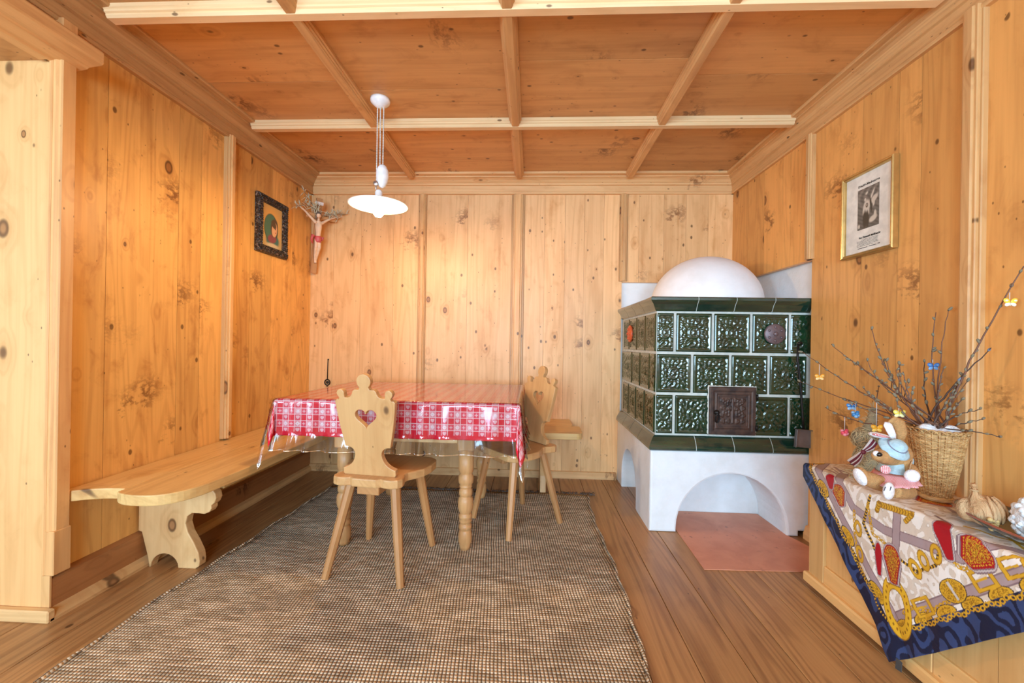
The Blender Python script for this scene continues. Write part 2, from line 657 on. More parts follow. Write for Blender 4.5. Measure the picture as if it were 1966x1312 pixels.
# back wall boards
m = MB()
xs = [XL - .03, -1.609, -1.385, -1.118, -.882, -.518, -.116, .095, .256, .407, .56, .705]
for a, b in zip(xs[:-1], xs[1:]):
    m.box(a + .0006, b - .0006, YB, YB + .03, 0, 2.34, bev=0)
xs = [.705, .83, 1.02, 1.19, 1.36, XR + .05]
for a, b in zip(xs[:-1], xs[1:]):
    m.box(a + .0006, b - .0006, YB - .008, YB + .03, 1.545, 2.34, bev=0)
m.box(XL - .05, .70, YB + .031, YB + .06, 0, 2.40, bev=0)
m.box(.70, XR + .08, YB + .081, YB + .10, 0, 2.40, bev=0)
m.box(.70, XR + .05, YB + .0305, YB + .06, 1.605, 2.40, bev=0)
struct(m.build('wall_back', M['wall']))
m = MB()
m.box(.70, 1.75, YB + .03, YB + .08, 0, 1.60, bev=.0)
m.box(1.60, 1.66, 2.30, YB + .05, 0, 1.60, bev=.0)
struct(m.build('wall_niche', M['plaster']))
nb += 1
m = MB()
m.sweep([(-.033, 0), (-.033, .012), (-.024, .016), (-.022, .024), (.022, .024), (.024, .016), (.033, .012), (.033, 0)], (0, 0), (1, 0), (0, 1))


def batten_y(x, z0, z1, w=.07, t=.022, y=YB, mat='batten'):
    """upright moulded strip on the back wall"""
    global nb
    nb += 1
    m = MB()
    m.box(x - w / 2, x + w / 2, y - t * .45, y + .005, z0, z1, bev=.003, tone=-.45)
    m.box(x - w * .36, x + w * .36, y - t * .75, y + .003, z0, z1, bev=.003, tone=.1)
    m.box(x - w * .22, x + w * .22, y - t, y + .003, z0, z1 - .001, bev=.004)
    struct(m.build('trim_%d' % nb, M[mat]))


batten_y(-.882, .05, 2.238, .066)
batten_y(-.116, .05, 2.238, .105, .020)
batten_y(.712, 1.552, 2.238, .066, .028)

# right wall: full boards up to the stove, short boards above it
m = MB()
ys = [YF, -3.1, -2.8, -2.5, -2.2, -1.9, -1.65, -1.45, -1.1, -.8, -.5, -.2, .12, .42, .70, .98, 1.22, 1.497, 1.70, 1.80, 1.99, 2.24, 2.327]
for a, b in zip(ys[:-1], ys[1:]):
    m.box(XR, XR + .03, a + .0011, b - .0011, 0, 2.34, bev=0)
ys = [2.327, 2.52, 2.60, 2.80, 3.0, YB + .04]
for a, b in zip(ys[:-1], ys[1:]):
    m.box(XR, XR + .03, a + .0011, b - .0011, 1.545, 2.34, bev=0)
m.box(XR + .031, XR + .06, YF, 2.29, 0, 2.40, bev=0)
m.box(XR + .031, XR + .055, 2.29, YB + .06, 1.605, 2.40, bev=0)
struct(m.build('wall_right', M['wall_right']))


def batten_x(X, y, z0, z1, w, t, sgn, mat):
    global nb
    nb += 1
    m = MB()
    def bx(hw, d, **k):
        x0, x1 = sorted((X - sgn * .004, X + sgn * d))
        m.box(x0, x1, y - hw, y + hw, z0, z1, **k)
    bx(w / 2, t * .5, bev=.003, tone=.15)
    bx(w * .38, t * .8, bev=.003, tone=.35)
    bx(w * .24, t, bev=.004)
    struct(m.build('trim_%d' % nb, M[mat]))


batten_x(XR, 2.335, 1.545, 2.243, .055, .030, -1, 'batten')
batten_x(XR, 1.497, 0, 2.255, .070, .036, -1, 'batten')
batten_x(XL, 2.317, .47, 2.25, .060, .040, 1, 'pale')

# left wall: boards, header over the alcove, corner post
m = MB()
ys = [YA, 1.64, 1.99, 2.13, 2.317, 2.52, 2.734, 2.98, YB + .03]
for a, b in zip(ys[:-1], ys[1:]):
    m.box(XL - .03, XL, a + .0011, b - .0011, 0, 2.34, bev=0)
m.box(XL - .06, XL - .031, YA, YB + .06, 0, 2.40, bev=0)
struct(m.build('wall_left', M['wall_left']))
m = MB()
for a, b in ((YF, -2.6), (-2.6, -1.9), (-1.9, -1.2), (-1.2, -.7), (-.7, -.2), (-.2, .35), (.35, .9), (.9, YA)):
    m.box(XL - .03, XL, a, b - .0006, ZA, 2.34, axis=1, bev=.001)
struct(m.build('wall_header', M['pale']))
m = MB()
xs = [XL + .001, -2.06, -2.32, -2.62, -2.9, XA]
for a, b in zip(xs[1:], xs[:-1]):
    m.box(a + .0011, b - .0011, YA - .004, YA + .03, 0, ZA + .02, bev=0)
m.box(XL - .01, XL + .024, YA - .0045, YA + .0035, .03, .168, bev=.001, tone=.6)
struct(m.build('wall_alcove', M['pale']))
m = MB()
for k in range(10):
    m.box(XA, XL, YF + k * .484, YF + (k + 1) * .484 - .001, ZA, ZA + .03, axis=0, bev=.001)
struct(m.build('ceiling_alcove', M['ceiling'])).name = 'ceiling_2'
# corner post with beads, in two lengths
m = MB()
m.box(XL, XL + .042, YA - .004, YA + .046, .165, ZA + .02, bev=.004)
m.box(XL, XL + .030, YA - .010, YA + .03, .165, ZA + .02, bev=.006, tone=.75)
m.box(XL, XL + .014, YA - .015, YA + .02, .165, ZA + .02, bev=.004, tone=.6)
m.box(XL, XL + .046, YA - .012, YA + .048, .165, .33, bev=.003, tone=.55)
m.box(XL, XL + .044, YA - .006, YA + .046, 2.13, 2.245, bev=.003, tone=.6)
nb += 1
struct(m.build('trim_%d' % nb, M['batten']))
# lintel moulding running along the top of the alcove opening and a little past the post
m = MB()
LP = [(0, 2.160), (.125, 2.160), (.132, 2.152), (.132, 2.112), (.126, 2.106), (.072, 2.098), (.066, 2.092), (.016, 2.083), (.010, 2.076), (0, 2.076)]
m.sweep(LP, (XL, YF), (XL, 1.500), (1, 0), tone=.55)
m.sweep([(-.03, 2.076), (.0, 2.076), (.0, 2.09), (-.03, 2.09)], (XL, YF), (XL, YA - .02), (1, 0), tone=.5)
nb += 1
struct(m.build('trim_%d' % nb, M['batten']))
# skirting
m = MB()
m.box(XL - .028, XL + .022, YA + .004, YB, 0, .148, axis=1, bev=.004)
m.sweep([(.02, .148), (.0, .160), (0, .148)], (XL, YA), (XL, YB), (1, 0))
struct(m.build('baseboard_left', M['base']))
m = MB()
m.sweep([(.022, 0), (.050, 0), (.050, .012), (.040, .030), (.022, .040)], (XL, YA - .02), (XL, YB), (1, 0), tone=.5)
m.box(XA, XL + .05, YA - .030, YA - .004, 0, .045, axis=0, bev=.004, tone=.6)
nb += 1
struct(m.build('trim_%d' % nb, M['bench_pale']))
m = MB()
m.sweep([(0, 0), (.03, 0), (.03, .014), (.012, .048), (0, .052)][::-1], (XL, YB), (.68, YB), (0, -1))
struct(m.build('baseboard_back', M['wall']))
m = MB()
m.sweep([(0, 0), (.022, 0), (.022, .03), (.010, .07), (0, .075)], (XR, YF), (XR, 2.33), (-1, 0))
struct(m.build('baseboard_right', M['batten']))

# the wall behind the camera with its two windows, and the far side of the alcove
m = MB()


def wall_holes(m, x0, x1, z0, z1, holes, put):
    """wall strip with rectangular openings: put(x0, x1, z0, z1)"""
    x = x0
    for (a, b, c, d) in holes:
        put(x, a, z0, z1)
        put(a, b, z0, c)
        put(a, b, d, z1)
        x = b
    put(x, x1, z0, z1)


wall_holes(m, XA, XR + .03, 0, 2.40, [(-1.65, -.45, .65, 2.15), (.02, 1.22, .65, 2.15)], lambda a, b, c, d: m.box(a, b, YF - .12, YF, c, d, bev=0))
struct(m.build('wall_front', M['plaster']))
m = MB()
wall_holes(m, YF, YA + .03, 0, 2.40, [(-2.25, -.95, .68, 1.92)], lambda a, b, c, d: m.box(XA - .12, XA, a, b, c, d, bev=0))
struct(m.build('wall_side', M['plaster']))
for n_, (a, b) in enumerate(((-1.65, -.45), (.02, 1.22))):
    m = MB()
    for q in ((a, a + .05), (b - .05, b), ((a + b) / 2 - .03, (a + b) / 2 + .03)):
        m.box(q[0], q[1], YF - .11, YF - .06, .65, 2.15, bev=.003)
    for q in ((.65, .70), (2.10, 2.15), (1.62, 1.66)):
        m.box(a, b, YF - .105, YF - .065, q[0], q[1], axis=0, bev=.003)
    struct(m.build('window_%d' % (n_ + 1), M['pale']))

# ================================================================== CORNER BENCH
BT = .46
bench = empty('corner_bench', (-1.55, 2.2, 0), 0, 'long pine corner bench along the left and back walls', 'bench')
m = MB()
front = [(-1.585, 1.500)] + [tuple(p[:2]) for p in bez((-1.585, 1.500, 0), (-1.54, 1.462, 0), (-1.44, 1.470, 0), 6)[1:]] + \
    [tuple(p[:2]) for p in bez((-1.44, 1.470, 0), (-1.335, 1.485, 0), (-1.318, 1.62, 0), 10)[1:]] + [(-1.305, 1.80), (-1.295, 2.72), (-1.585, 2.72)]
m.outline(front[::-1], t=.042, bev=.004, M4=Matrix.Translation((0, 0, BT - .021)), grain_axis=1, tone=.5)
m.build('seat_board', M['bench'], bench)
m = MB()
rear = [(-1.795, 1.487), (-1.76, 1.490)] + [tuple(p[:2]) for p in bez((-1.76, 1.490, 0), (-1.69, 1.535, 0), (-1.5865, 1.530, 0), 8)[1:]] + [(-1.5865, 2.72), (-1.795, 2.72)]
m.outline(rear[::-1], t=.042, bev=.004, M4=Matrix.Translation((0, 0, BT - .021)), grain_axis=1, tone=.62)
m.build('seat_board', M['bench'], bench)
m = MB()
fb = [(-1.795, 2.7215)] + [(.20, 2.7215)] + arc(.315, 2.80, .045, -90, 0, 6, .0785) + [(.36, 2.965), (-1.795, 2.965)]
m.outline(fb, t=.042, bev=.004, M4=Matrix.Translation((0, 0, BT - .021)), grain_axis=0, tone=.45)
m.build('seat_board', M['bench'], bench)
m = MB()
fb = [(-1.795, 2.9665), (.30, 2.9665), (.315, 3.0), (.315, 3.233), (-1.795, 3.233)]
m.outline(fb, t=.042, bev=.004, M4=Matrix.Translation((0, 0, BT - .021)), grain_axis=0, tone=.55)
m.build('seat_board', M['bench'], bench)
# scroll-cut support at the near end
m = MB()
side = [(-1.792, .165), (-1.776, .160), (-1.745, .045), (-1.738, .0), (-1.733, 0)] + arc(-1.665, .0, .066, 180, 0, 10, .064)[1:] + [(-1.517, 0)]
prof_r = [(-1.500, .012), (-1.497, .035), (-1.503, .072), (-1.528, .122), (-1.555, .165), (-1.567, .205), (-1.560, .238), (-1.538, .254), (-1.505, .254),
          (-1.478, .252), (-1.455, .262), (-1.445, .278), (-1.446, .292), (-1.432, .304), (-1.424, .325), (-1.428, .347), (-1.440, .362), (-1.443, .38), (-1.446, .4185), (-1.792, .4185)]
m.outline(side + prof_r, t=.042, bev=.004, M4=frame_xf((0, 1.815, 0), (1, 0, 0), (0, 0, 1)), grain_axis=1, tone=.6)
m.build('support_panel', M['bench_pale'], bench)
m = MB()
m.outline([(-.17, 0), (-.15, 0)] + arc(-.02, 0, .06, 180, 0, 8)[0:] + [(.10, 0), (.17, 0), (.15, .12), (.10, .20), (.13, .30), (.17, .4185), (-.17, .4185)], t=.042, bev=.004,
          M4=frame_xf((.10, 3.035, 0), (0, -1, 0), (0, 0, 1)), grain_axis=1)
m.build('support_panel', M['bench_pale'], bench)
m = MB()
m.box(-1.47, -1.43, 1.85, 2.70, .35, .4185, axis=1)
m.build('rail', M['bench'], bench)

# ================================================================== TABLE
TX0, TX1, TY0, TY1, TT = -1.245, -.055, 1.950, 2.815, .762
table = empty('dining_table', (-.65, 2.38, 0), 0, 'pine dining table with turned legs under the red checked cloth', 'table')
m = MB()
for k in range(5):
    y0 = TY0 + (TY1 - TY0) * k / 5
    m.box(TX0, TX1, y0 + .0005, y0 + (TY1 - TY0) / 5 - .0005, TT - .032, TT, axis=0, bev=.003)
m.build('tabletop', M['table'], table)
LX, LY = (-.945, -.318), (2.055, 2.742)
for y in LY:
    m = MB()
    m.box(LX[0] + .042, LX[1] - .042, y - .014, y + .014, .545, TT - .032, axis=0)
    m.build('apron', M['bench_pale'], table)
for x in LX:
    m = MB()
    m.box(x - .014, x + .014, LY[0] + .042, LY[1] - .042, .545, TT - .032, axis=1)
    m.build('apron', M['bench_pale'], table)
LEG = [(.026, 0.011), (.028, .03), (.028, .034), (.033, .046), (.034, .07), (.033, .09), (.029, .104), (.027, .110), (.032, .114), (.033, .124), (.031, .134), (.027, .138), (.027, .144), (.031, .147), (.032, .156), (.031, .166),
       (.033, .168), (.034, .177), (.032, .186), (.028, .190), (.029, .194), (.035, .206), (.039, .226), (.039, .25), (.036, .268), (.030, .276), (.029, .280), (.034, .284), (.035, .296), (.034, .310), (.029, .316), (.029, .322),
       (.033, .325), (.033, .332), (.030, .336), (.037, .346), (.039, .36), (.038, .378), (.033, .388), (.031, .396), (.036, .402), (.038, .42), (.038, .52)]
for x in LX:
    for y in LY:
        m = MB()
        m.lathe(LEG, (x, y, 0), 28)
        m.box(x - .042, x + .042, y - .042, y + .042, .512, TT - .032, bev=.006)
        m.build('leg', M['table'], table)


# ------------------------------------------------------------------ cloth and plastic film
def cloth_points(x0, x1, y0, y1, zt, dl, dr, df, db, step, flare, wav, corner):
    """sheet over a rectangular top: flat in the middle, hanging at the edges, flaring into a fold at each corner"""
    def coords(a, b, da, db_):
        n1 = max(2, int(da / step))
        n2 = max(2, int((b - a) / (step * 2.2)))
        n3 = max(2, int(db_ / step))
        return np.concatenate([np.linspace(a - da, a, n1, endpoint=False), np.linspace(a, b, n2, endpoint=False), np.linspace(b, b + db_, n3 + 1)])
    U, V = coords(x0, x1, dl, dr), coords(y0, y1, df, db)
    P = np.zeros((len(U), len(V), 3))
    UV = np.zeros((len(U), len(V), 2))
    e = .006
    for i, u in enumerate(U):
        for j, v in enumerate(V):
            a = (x0 - u) if u < x0 else (u - x1 if u > x1 else 0)
            b = (y0 - v) if v < y0 else (v - y1 if v > y1 else 0)
            sx = -1 if u < x0 else 1
            sy = -1 if v < y0 else 1
            cx, cy = min(max(u, x0), x1), min(max(v, y0), y1)
            r = math.hypot(a, b)
            if r == 0:
                P[i, j] = (u, v, zt)
            else:
                th = math.atan2(b, a)
                out = e * min(1, r / .012)
                if a > 0 and b > 0:
                    out += r * flare * math.sin(2 * th) ** .8
                    # the loose corner swings round towards one side
                    th += corner * math.sin(2 * th) * min(1, r / .12)
                else:
                    q = u if b > 0 else v
                    out += (r * wav + max(0, r - .17) * wav * 3) * (1 + math.sin(q * 47 + 2.3 * math.sin(q * 11)))
                drop = math.sqrt(max(r * r - out * out, 0)) if out < r else 0
                P[i, j] = (cx + sx * math.cos(th) * out, cy + sy * math.sin(th) * out, zt - max(drop, 0) + .0 if r > .012 else zt - r * r / .024)
            UV[i, j] = (u, v)
    return P, UV


def sheet(name, P, UV, mat, thick=0):
    m = MB()
    m.grid(P)
    m.g = [(a, b, 0) for a, b in UV.reshape(-1, 2)]
    o = m.build(name, mat)
    if thick:
        s = o.modifiers.new('t', 'SOLIDIFY')
        s.thickness = thick
        s.offset = 0
    return o


# checked cloth: white threads divide red, pink and white cells, with small hearts and stars woven in
k = NT('red_checked_cotton')
u, v, _ = k.xyz(k.attr('gco').outputs['Vector'])
per = .0605
pu, pv = k.math('DIVIDE', u, per), k.math('DIVIDE', v, per)
fu, fv = k.math('FRACT', k.math('ADD', pu, 40)), k.math('FRACT', k.math('ADD', pv, 40))
su, sv = k.math('LESS_THAN', fu, .50), k.math('LESS_THAN', fv, .50)
both = k.math('MULTIPLY', su, sv)
one = k.math('SUBTRACT', k.math('ADD', su, sv), k.math('MULTIPLY', both, 2))
RED, PINK, WHT = (.78, .012, .032), (.82, .065, .10), (.88, .27, .30)
col = k.mix(one, RED, PINK)
col = k.mix(both, col, WHT)


def band(f, c, w):
    return k.math('LESS_THAN', k.math('ABSOLUTE', k.math('SUBTRACT', f, c)), w)


ln = k.math('MAXIMUM', k.math('MAXIMUM', band(fu, .02, .022), band(fu, .52, .022)), k.math('MAXIMUM', band(fv, .02, .022), band(fv, .52, .022)))
# heart in the pink cells: (x2 + y2 - 1)^3 < x2 y3
hx = k.math('MULTIPLY', k.math('SUBTRACT', fu, .27), 7.5)
hy = k.math('MULTIPLY', k.math('SUBTRACT', fv, .76), 7.5)
hx2 = k.math('MULTIPLY', hx, hx)
q = k.math('SUBTRACT', k.math('ADD', hx2, k.math('MULTIPLY', hy, hy)), 1.0)
q3 = k.math('MULTIPLY', k.math('MULTIPLY', q, q), q)
hh = k.math('LESS_THAN', q3, k.math('MULTIPLY', hx2, k.math('MULTIPLY', k.math('MULTIPLY', hy, hy), hy)))
# star: eight rays in the white cells and small ones in the other pink cells
sx_, sy_ = k.math('SUBTRACT', fu, .27), k.math('SUBTRACT', fv, .27)
rr = k.math('SQRT', k.math('ADD', k.math('MULTIPLY', sx_, sx_), k.math('MULTIPLY', sy_, sy_)))
an = k.math('ARCTAN2', sy_, sx_)
star = k.math('LESS_THAN', rr, k.math('MULTIPLY_ADD', k.math('COSINE', k.math('MULTIPLY', an, 8)), .07, .12))
star = k.math('MULTIPLY', star, k.math('GREATER_THAN', rr, .035))
sx2, sy2 = k.math('SUBTRACT', fu, .77), k.math('SUBTRACT', fv, .27)
sm = k.math('LESS_THAN', k.math('MULTIPLY', k.math('ABSOLUTE', sx2), k.math('ABSOLUTE', sy2)), .0022)
sm = k.math('MULTIPLY', sm, k.math('LESS_THAN', k.math('ADD', k.math('ABSOLUTE', sx2), k.math('ABSOLUTE', sy2)), .17))
col = k.mix(k.math('MULTIPLY', hh, .75), col, (.93, .55, .57))
col = k.mix(k.math('MULTIPLY', sm, .7), col, (.93, .55, .57))
col = k.mix(k.math('MULTIPLY', star, .85), col, (.95, .90, .90))
col = k.mix(k.math('MULTIPLY', ln, .8), col, (.95, .70, .70))
# plain red hem
hem = k.math('MAXIMUM', k.math('LESS_THAN', v, TY0 - .157), k.math('GREATER_THAN', u, TX1 + .217))
hem = k.math('MAXIMUM', hem, k.math('LESS_THAN', u, TX0 - .132))
col = k.mix(hem, col, RED)
k.bsdf(col, .75, k.bump(k.noise(k.scale(k.attr('gco').outputs['Vector'], (600, 600, 1)), 1, 1), .15, .001), Specular_IOR_Level=.2)
M['check'] = k.m
P, UV = cloth_points(TX0, TX1, TY0, TY1, TT + .0025, .150, .235, .178, .175, .008, .26, .03, .75)
cl = sheet('tablecloth', P, UV, M['check'], .0012)
tag(cl, 'red and white checked tablecloth with hearts hanging over the dining table', 'tablecloth')

k = NT('clear_vinyl')
g = k.attr('gco').outputs['Vector']
lw = k.new('ShaderNodeFresnel')
lw.inputs[0].default_value = 1.5
gx, gy, _ = k.xyz(g)
skirt = k.math('MAXIMUM', k.ramp(gy, TY0, TY0 - .20, 0, 1), k.math('MAXIMUM', k.ramp(gx, TX1, TX1 + .1, 0, 1), k.ramp(gx, TX0, TX0 - .1, 0, 1)))
wr = k.noise(k.comb(k.math('MULTIPLY', gx, 34), k.math('MULTIPLY', gy, 7), 0), 1, 3, .6, .8)
hgt_ = k.math('ADD', k.math('MULTIPLY', k.noise(k.scale(g, (22, 9, 1)), 1, 3, .6, .6), .25), k.math('MULTIPLY', wr, k.math('MULTIPLY', skirt, .8)))
bn = k.bump(hgt_, .12, .012)
hem_ = k.math('MAXIMUM', k.math('LESS_THAN', gy, TY0 - .2485), k.math('MAXIMUM', k.math('GREATER_THAN', gx, TX1 + .2515), k.math('LESS_THAN', gx, TX0 - .2165)))  # painted glint: extra gloss along the film's cut edge, as if catching light
k.put(lw.inputs['Normal'], bn)
tr = k.new('ShaderNodeBsdfTransparent')
tr.inputs[0].default_value = (.95, .95, .94, 1)
gl = k.new('ShaderNodeBsdfGlossy')
gl.inputs['Roughness'].default_value = .09
gl.inputs[0].default_value = (1, 1, 1, 1)
k.put(gl.inputs['Normal'], bn)
mx = k.new('ShaderNodeMixShader')
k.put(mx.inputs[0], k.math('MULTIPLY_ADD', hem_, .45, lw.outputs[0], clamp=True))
k.t.links.new(tr.outputs[0], mx.inputs[1])
k.t.links.new(gl.outputs[0], mx.inputs[2])
k.t.links.new(mx.outputs[0], k.out.inputs[0])
M['vinyl'] = k.m
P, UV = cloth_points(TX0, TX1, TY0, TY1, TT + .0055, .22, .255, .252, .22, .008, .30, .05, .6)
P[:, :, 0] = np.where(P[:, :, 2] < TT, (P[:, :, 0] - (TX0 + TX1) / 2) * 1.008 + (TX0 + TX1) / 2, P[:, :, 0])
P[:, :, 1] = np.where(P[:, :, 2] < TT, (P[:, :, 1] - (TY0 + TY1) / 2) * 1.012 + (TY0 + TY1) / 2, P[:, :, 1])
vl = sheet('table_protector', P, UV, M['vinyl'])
tag(vl, 'clear plastic table cover lying over the red checked tablecloth', 'table cover')

# ================================================================== CHAIRS


def mirror(pts):
    return pts + [(-x, y) for x, y in pts[::-1]]


def chair(loc, rz, label):
    t = empty('dining_chair', loc, rz, label, 'chair', 'heart back chairs at the dining table')
    T = Matrix.Translation(loc) @ Matrix.Rotation(rz, 4, 'Z')
    half = [(.0, -.192), (.055, -.190), (.072, -.178), (.090, -.186), (.125, -.190), (.150, -.178), (.162, -.155), (.158, -.125), (.146, -.095), (.150, -.07), (.175, -.04), (.200, .0), (.212, .06), (.212, .12), (.198, .165), (.165, .192), (.0, .198)]
    m = MB()
    m.outline([(x, y) for x, y in half[1:-1]] + [half[-1]] + [(-x, y) for x, y in half[1:-1]][::-1] + [half[0]], t=.038, bev=.006, M4=T @ Matrix.Translation((0, 0, .441)), grain_axis=1, tone=.55)
    m.build('seat', M['chair'], t)
    # backrest board leaning back
    side = [(.118, 0), (.124, .006), (.124, .030)] + [tuple(p[:2]) for p in bez((.124, .030, 0), (.070, .045, 0), (.063, .098, 0), 8)[1:]] + \
        [tuple(p[:2]) for p in bez((.063, .098, 0), (.064, .132, 0), (.106, .134, 0), 6)[1:]] + [(.124, .22), (.136, .30), (.140, .338), (.132, .346)] + \
        [(.122, .346), (.119, .352)] + arc(.112, .374, .018, -40, 200, 9) + [(.093, .356)] + \
        [tuple(p[:2]) for p in bez((.093, .356, 0), (.062, .350, 0), (.055, .384, 0), 5)[1:]] + [(.046, .392)] + [(.026, .392), (.022, .400)] + arc(0, .428, .033, -48, 90, 8)
    poly = side + [(-x, y) for x, y in side[::-1]][1:]
    heart = []
    for i in range(40):
        a = 2 * PI * i / 40
        heart.append((16 * math.sin(a) ** 3 * .0031, .268 + (13 * math.cos(a) - 5 * math.cos(2 * a) - 2 * math.cos(3 * a) - math.cos(4 * a)) * .0029))
    tilt = R(9)
    Bm = T @ frame_xf((0, -.128, .4605), (1, 0, 0), (0, -math.sin(tilt), math.cos(tilt)))
    m = MB()
    m.outline(poly, [heart], t=.026, bev=.003, M4=Bm, grain_axis=1, tone=.62)
    m.build('backrest', M['chair'], t)
    m = MB()
    m.box(-.052, .052, -.155, .14, .378, .4215, axis=1, M4=T, bev=.003, tone=.5)
    m.build('batten', M['leg'], t)
    for sx in (-1, 1):
        for (tx, ty, bx, by) in ((.105, -.105, .176, -.190), (.125, .115, .176, .185)):
            m = MB()
            a = T @ Vector((sx * tx, ty, .4225))
            b = T @ Vector((sx * bx, by, .0105))
            m.tube([b, b.lerp(a, .5), a], [.0165, .021, .0235], 8, smooth=False)
            m.build('leg', M['leg'], t)
    return t


chair((-.688, 1.915, 0), R(-7), 'heart back pine chair in front of the table, its back to the viewer')
chair((-.072, 2.405, 0), R(129.8), 'heart back pine chair turned sideways at the table end nearest the stove')

# ================================================================== RUG
k = NT('handwoven_wool')
o_ = k.obj()
x, y, z = k.xyz(o_)
row = k.math('MULTIPLY', y, 1 / .0125)
rid = k.math('FLOOR', row)
wob = k.noise(k.comb(k.math('MULTIPLY', x, 5), k.math('MULTIPLY', y, 5), 0), 1, 2)
st = k.math('MULTIPLY_ADD', x, 1 / .0125, k.math('MULTIPLY', rid, .09))
st = k.math('ADD', st, k.math('MULTIPLY', wob, 1.2))
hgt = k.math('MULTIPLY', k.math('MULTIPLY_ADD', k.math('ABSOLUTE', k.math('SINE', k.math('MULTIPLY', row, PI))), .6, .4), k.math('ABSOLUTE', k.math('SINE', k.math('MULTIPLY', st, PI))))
yarn = k.noise(k.comb(k.math('MULTIPLY', x, 9), k.math('MULTIPLY', rid, 3.7), 0), 1, 3, .65)
yarn2 = k.noise(k.comb(k.math('MULTIPLY', x, 70), k.math('MULTIPLY', y, 70), 0), 1, 2)
big = k.noise(k.comb(k.math('MULTIPLY', x, 2.0), k.math('MULTIPLY', y, 6), 0), 1, 3)
c = k.mix(k.ramp(yarn, .36, .66), (.52, .39, .255), (.95, .76, .54))
c = k.mix(k.ramp(big, .45, .7, 0, .45), c, (.30, .235, .175))
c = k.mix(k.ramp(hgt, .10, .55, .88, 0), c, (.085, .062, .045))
c = k.mix(k.math('MULTIPLY', k.ramp(yarn2, .55, .72), .35), c, (.10, .07, .05))
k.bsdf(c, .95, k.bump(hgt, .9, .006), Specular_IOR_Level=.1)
M['rug'] = k.m
rug = empty('woven_rug', (-.5, 1.5, 0), 0, 'large flat woven rug of mottled brown and cream wool on the plank floor', 'rug')
m = MB()
ny, nx = 70, 40
P = np.zeros((nx, ny, 3))
for i in range(nx):
    for j in range(ny):
        a, b = i / (nx - 1), j / (ny - 1)
        y = .25 + b * 2.61
        xl = -1.478 + .075 * max(0, (y - 1.5) / 1.4) + .006 * math.sin(y * 19)
        xr = .400 + .012 * math.sin(y * 4.2) + .005 * math.sin(y * 23) + .03 * max(0, (y - 2.3))
        P[i, j] = (xl + (xr - xl) * a, y + .006 * math.sin(a * 17), .009 + .0012 * math.sin(a * 23 + y * 9))
m.grid(P)
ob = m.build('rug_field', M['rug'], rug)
s = ob.modifiers.new('t', 'SOLIDIFY')
s.thickness = .008
s.offset = -1
# selvedge cords along both long sides
for sd in (0, 1):
    m = MB()
    pts = [tuple(P[-1 if sd else 0, j]) for j in range(ny)]
    m.tube([(p[0], p[1], .0075) for p in pts], .007, 6)
    m.build('edge_binding', M['rug'], rug)
m = MB()
for i in range(230):
    x = -1.40 + 1.86 * i / 229 + random.uniform(-.003, .003)
    L = random.uniform(.035, .075)
    d = random.uniform(-.035, .035)
    y0 = 2.856
    m.tube([(x, y0, .006), (x + d * .4, y0 + L * .5, random.uniform(.006, .012)), (x + d, y0 + L, .0035)], [.0028, .0022, .001], 4)
fr = m.build('fringe', flat('grey_wool_fringe', (.13, .11, .10), .9), rug, kind='stuff')

# ================================================================== TILED STOVE
SX, SY = .717, 2.375          # tile faces
SX1, SY1 = 1.590, 3.262
stove = empty('tiled_stove', (1.14, 2.8, 0), 0, 'green tiled stove with a white plaster base and dome in the right back corner', 'stove')


def glaze(name, c1, c2):
    k = NT(name)
    v = k.obj()
    n = k.noise(v, 14, 3)
    k.bsdf(k.mix(k.ramp(n, .35, .65), c1, c2), .08, k.bump(k.noise(v, 40, 2), .08, .004), Specular_IOR_Level=.75, Coat_Weight=.6, Coat_Roughness=.04)
    return k.m


M['glaze'] = glaze('dark_green_glaze', (.003, .026, .012), (.010, .042, .016))
k = NT('streaked_green_glaze')
v = k.obj()
x, y, z = k.xyz(v)
n = k.noise(k.comb(k.math('MULTIPLY', x, 5), k.math('MULTIPLY', y, 5), k.math('MULTIPLY', z, 60)), 1, 3)
k.bsdf(k.mix(k.ramp(n, .35, .7), (.004, .028, .020), (.022, .050, .026)), .1, None, Specular_IOR_Level=.7, Coat_Weight=.6, Coat_Roughness=.05)
M['glaze_plain'] = k.m
M['grout'] = flat('pale_grout', (.62, .64, .58), .8, .2)


def tile_h(U, V):
    """relief of a stove tile on [-1,1]^2"""
    au, av = np.abs(U), np.abs(V)
    mx_ = np.maximum(au, av)
    r = np.hypot(U, V)
    th = np.arctan2(V, U)
    sm = lambda a, b, x: np.clip((x - a) / (b - a), 0, 1) ** 2 * (3 - 2 * np.clip((x - a) / (b - a), 0, 1))
    frame = sm(.80, .85, mx_) * (1 - sm(.93, .99, mx_))
    ring = np.exp(-((r - .27) / .045) ** 2) * .9
    ros = np.where(r < .24, .45 + .35 * np.cos(8 * th) * sm(.02, .15, r), 0) * (1 - sm(.17, .24, r)) + .5 * np.exp(-(r / .06) ** 2)
    inner = 1 - sm(.76, .80, mx_)
    out = sm(.33, .40, r) * inner
    leaf = .55 * np.abs(np.sin(7.5 * au + 2.2 * np.sin(6 * av)) * np.sin(7.5 * av + 2.2 * np.sin(6 * au)))
    leaf += .45 * np.clip(np.cos(12 * th + 9 * r), 0, 1) * np.exp(-((r - .55) / .16) ** 2)
    for (cx, cy) in ((.58, .58), (.62, .2), (.2, .62)):
        d = np.hypot(au - cx, av - cy)
        a2 = np.arctan2(av - cy, au - cx)
        leaf += .5 * np.exp(-((d - .11 - .03 * np.cos(5 * a2)) / .035) ** 2) + .5 * np.exp(-(d / .04) ** 2)
    edge = 1 - sm(.95, 1.0, mx_)
    return (.55 * frame + ring * inner + ros + leaf * out * .8) * .0095 - (1 - edge) * .012


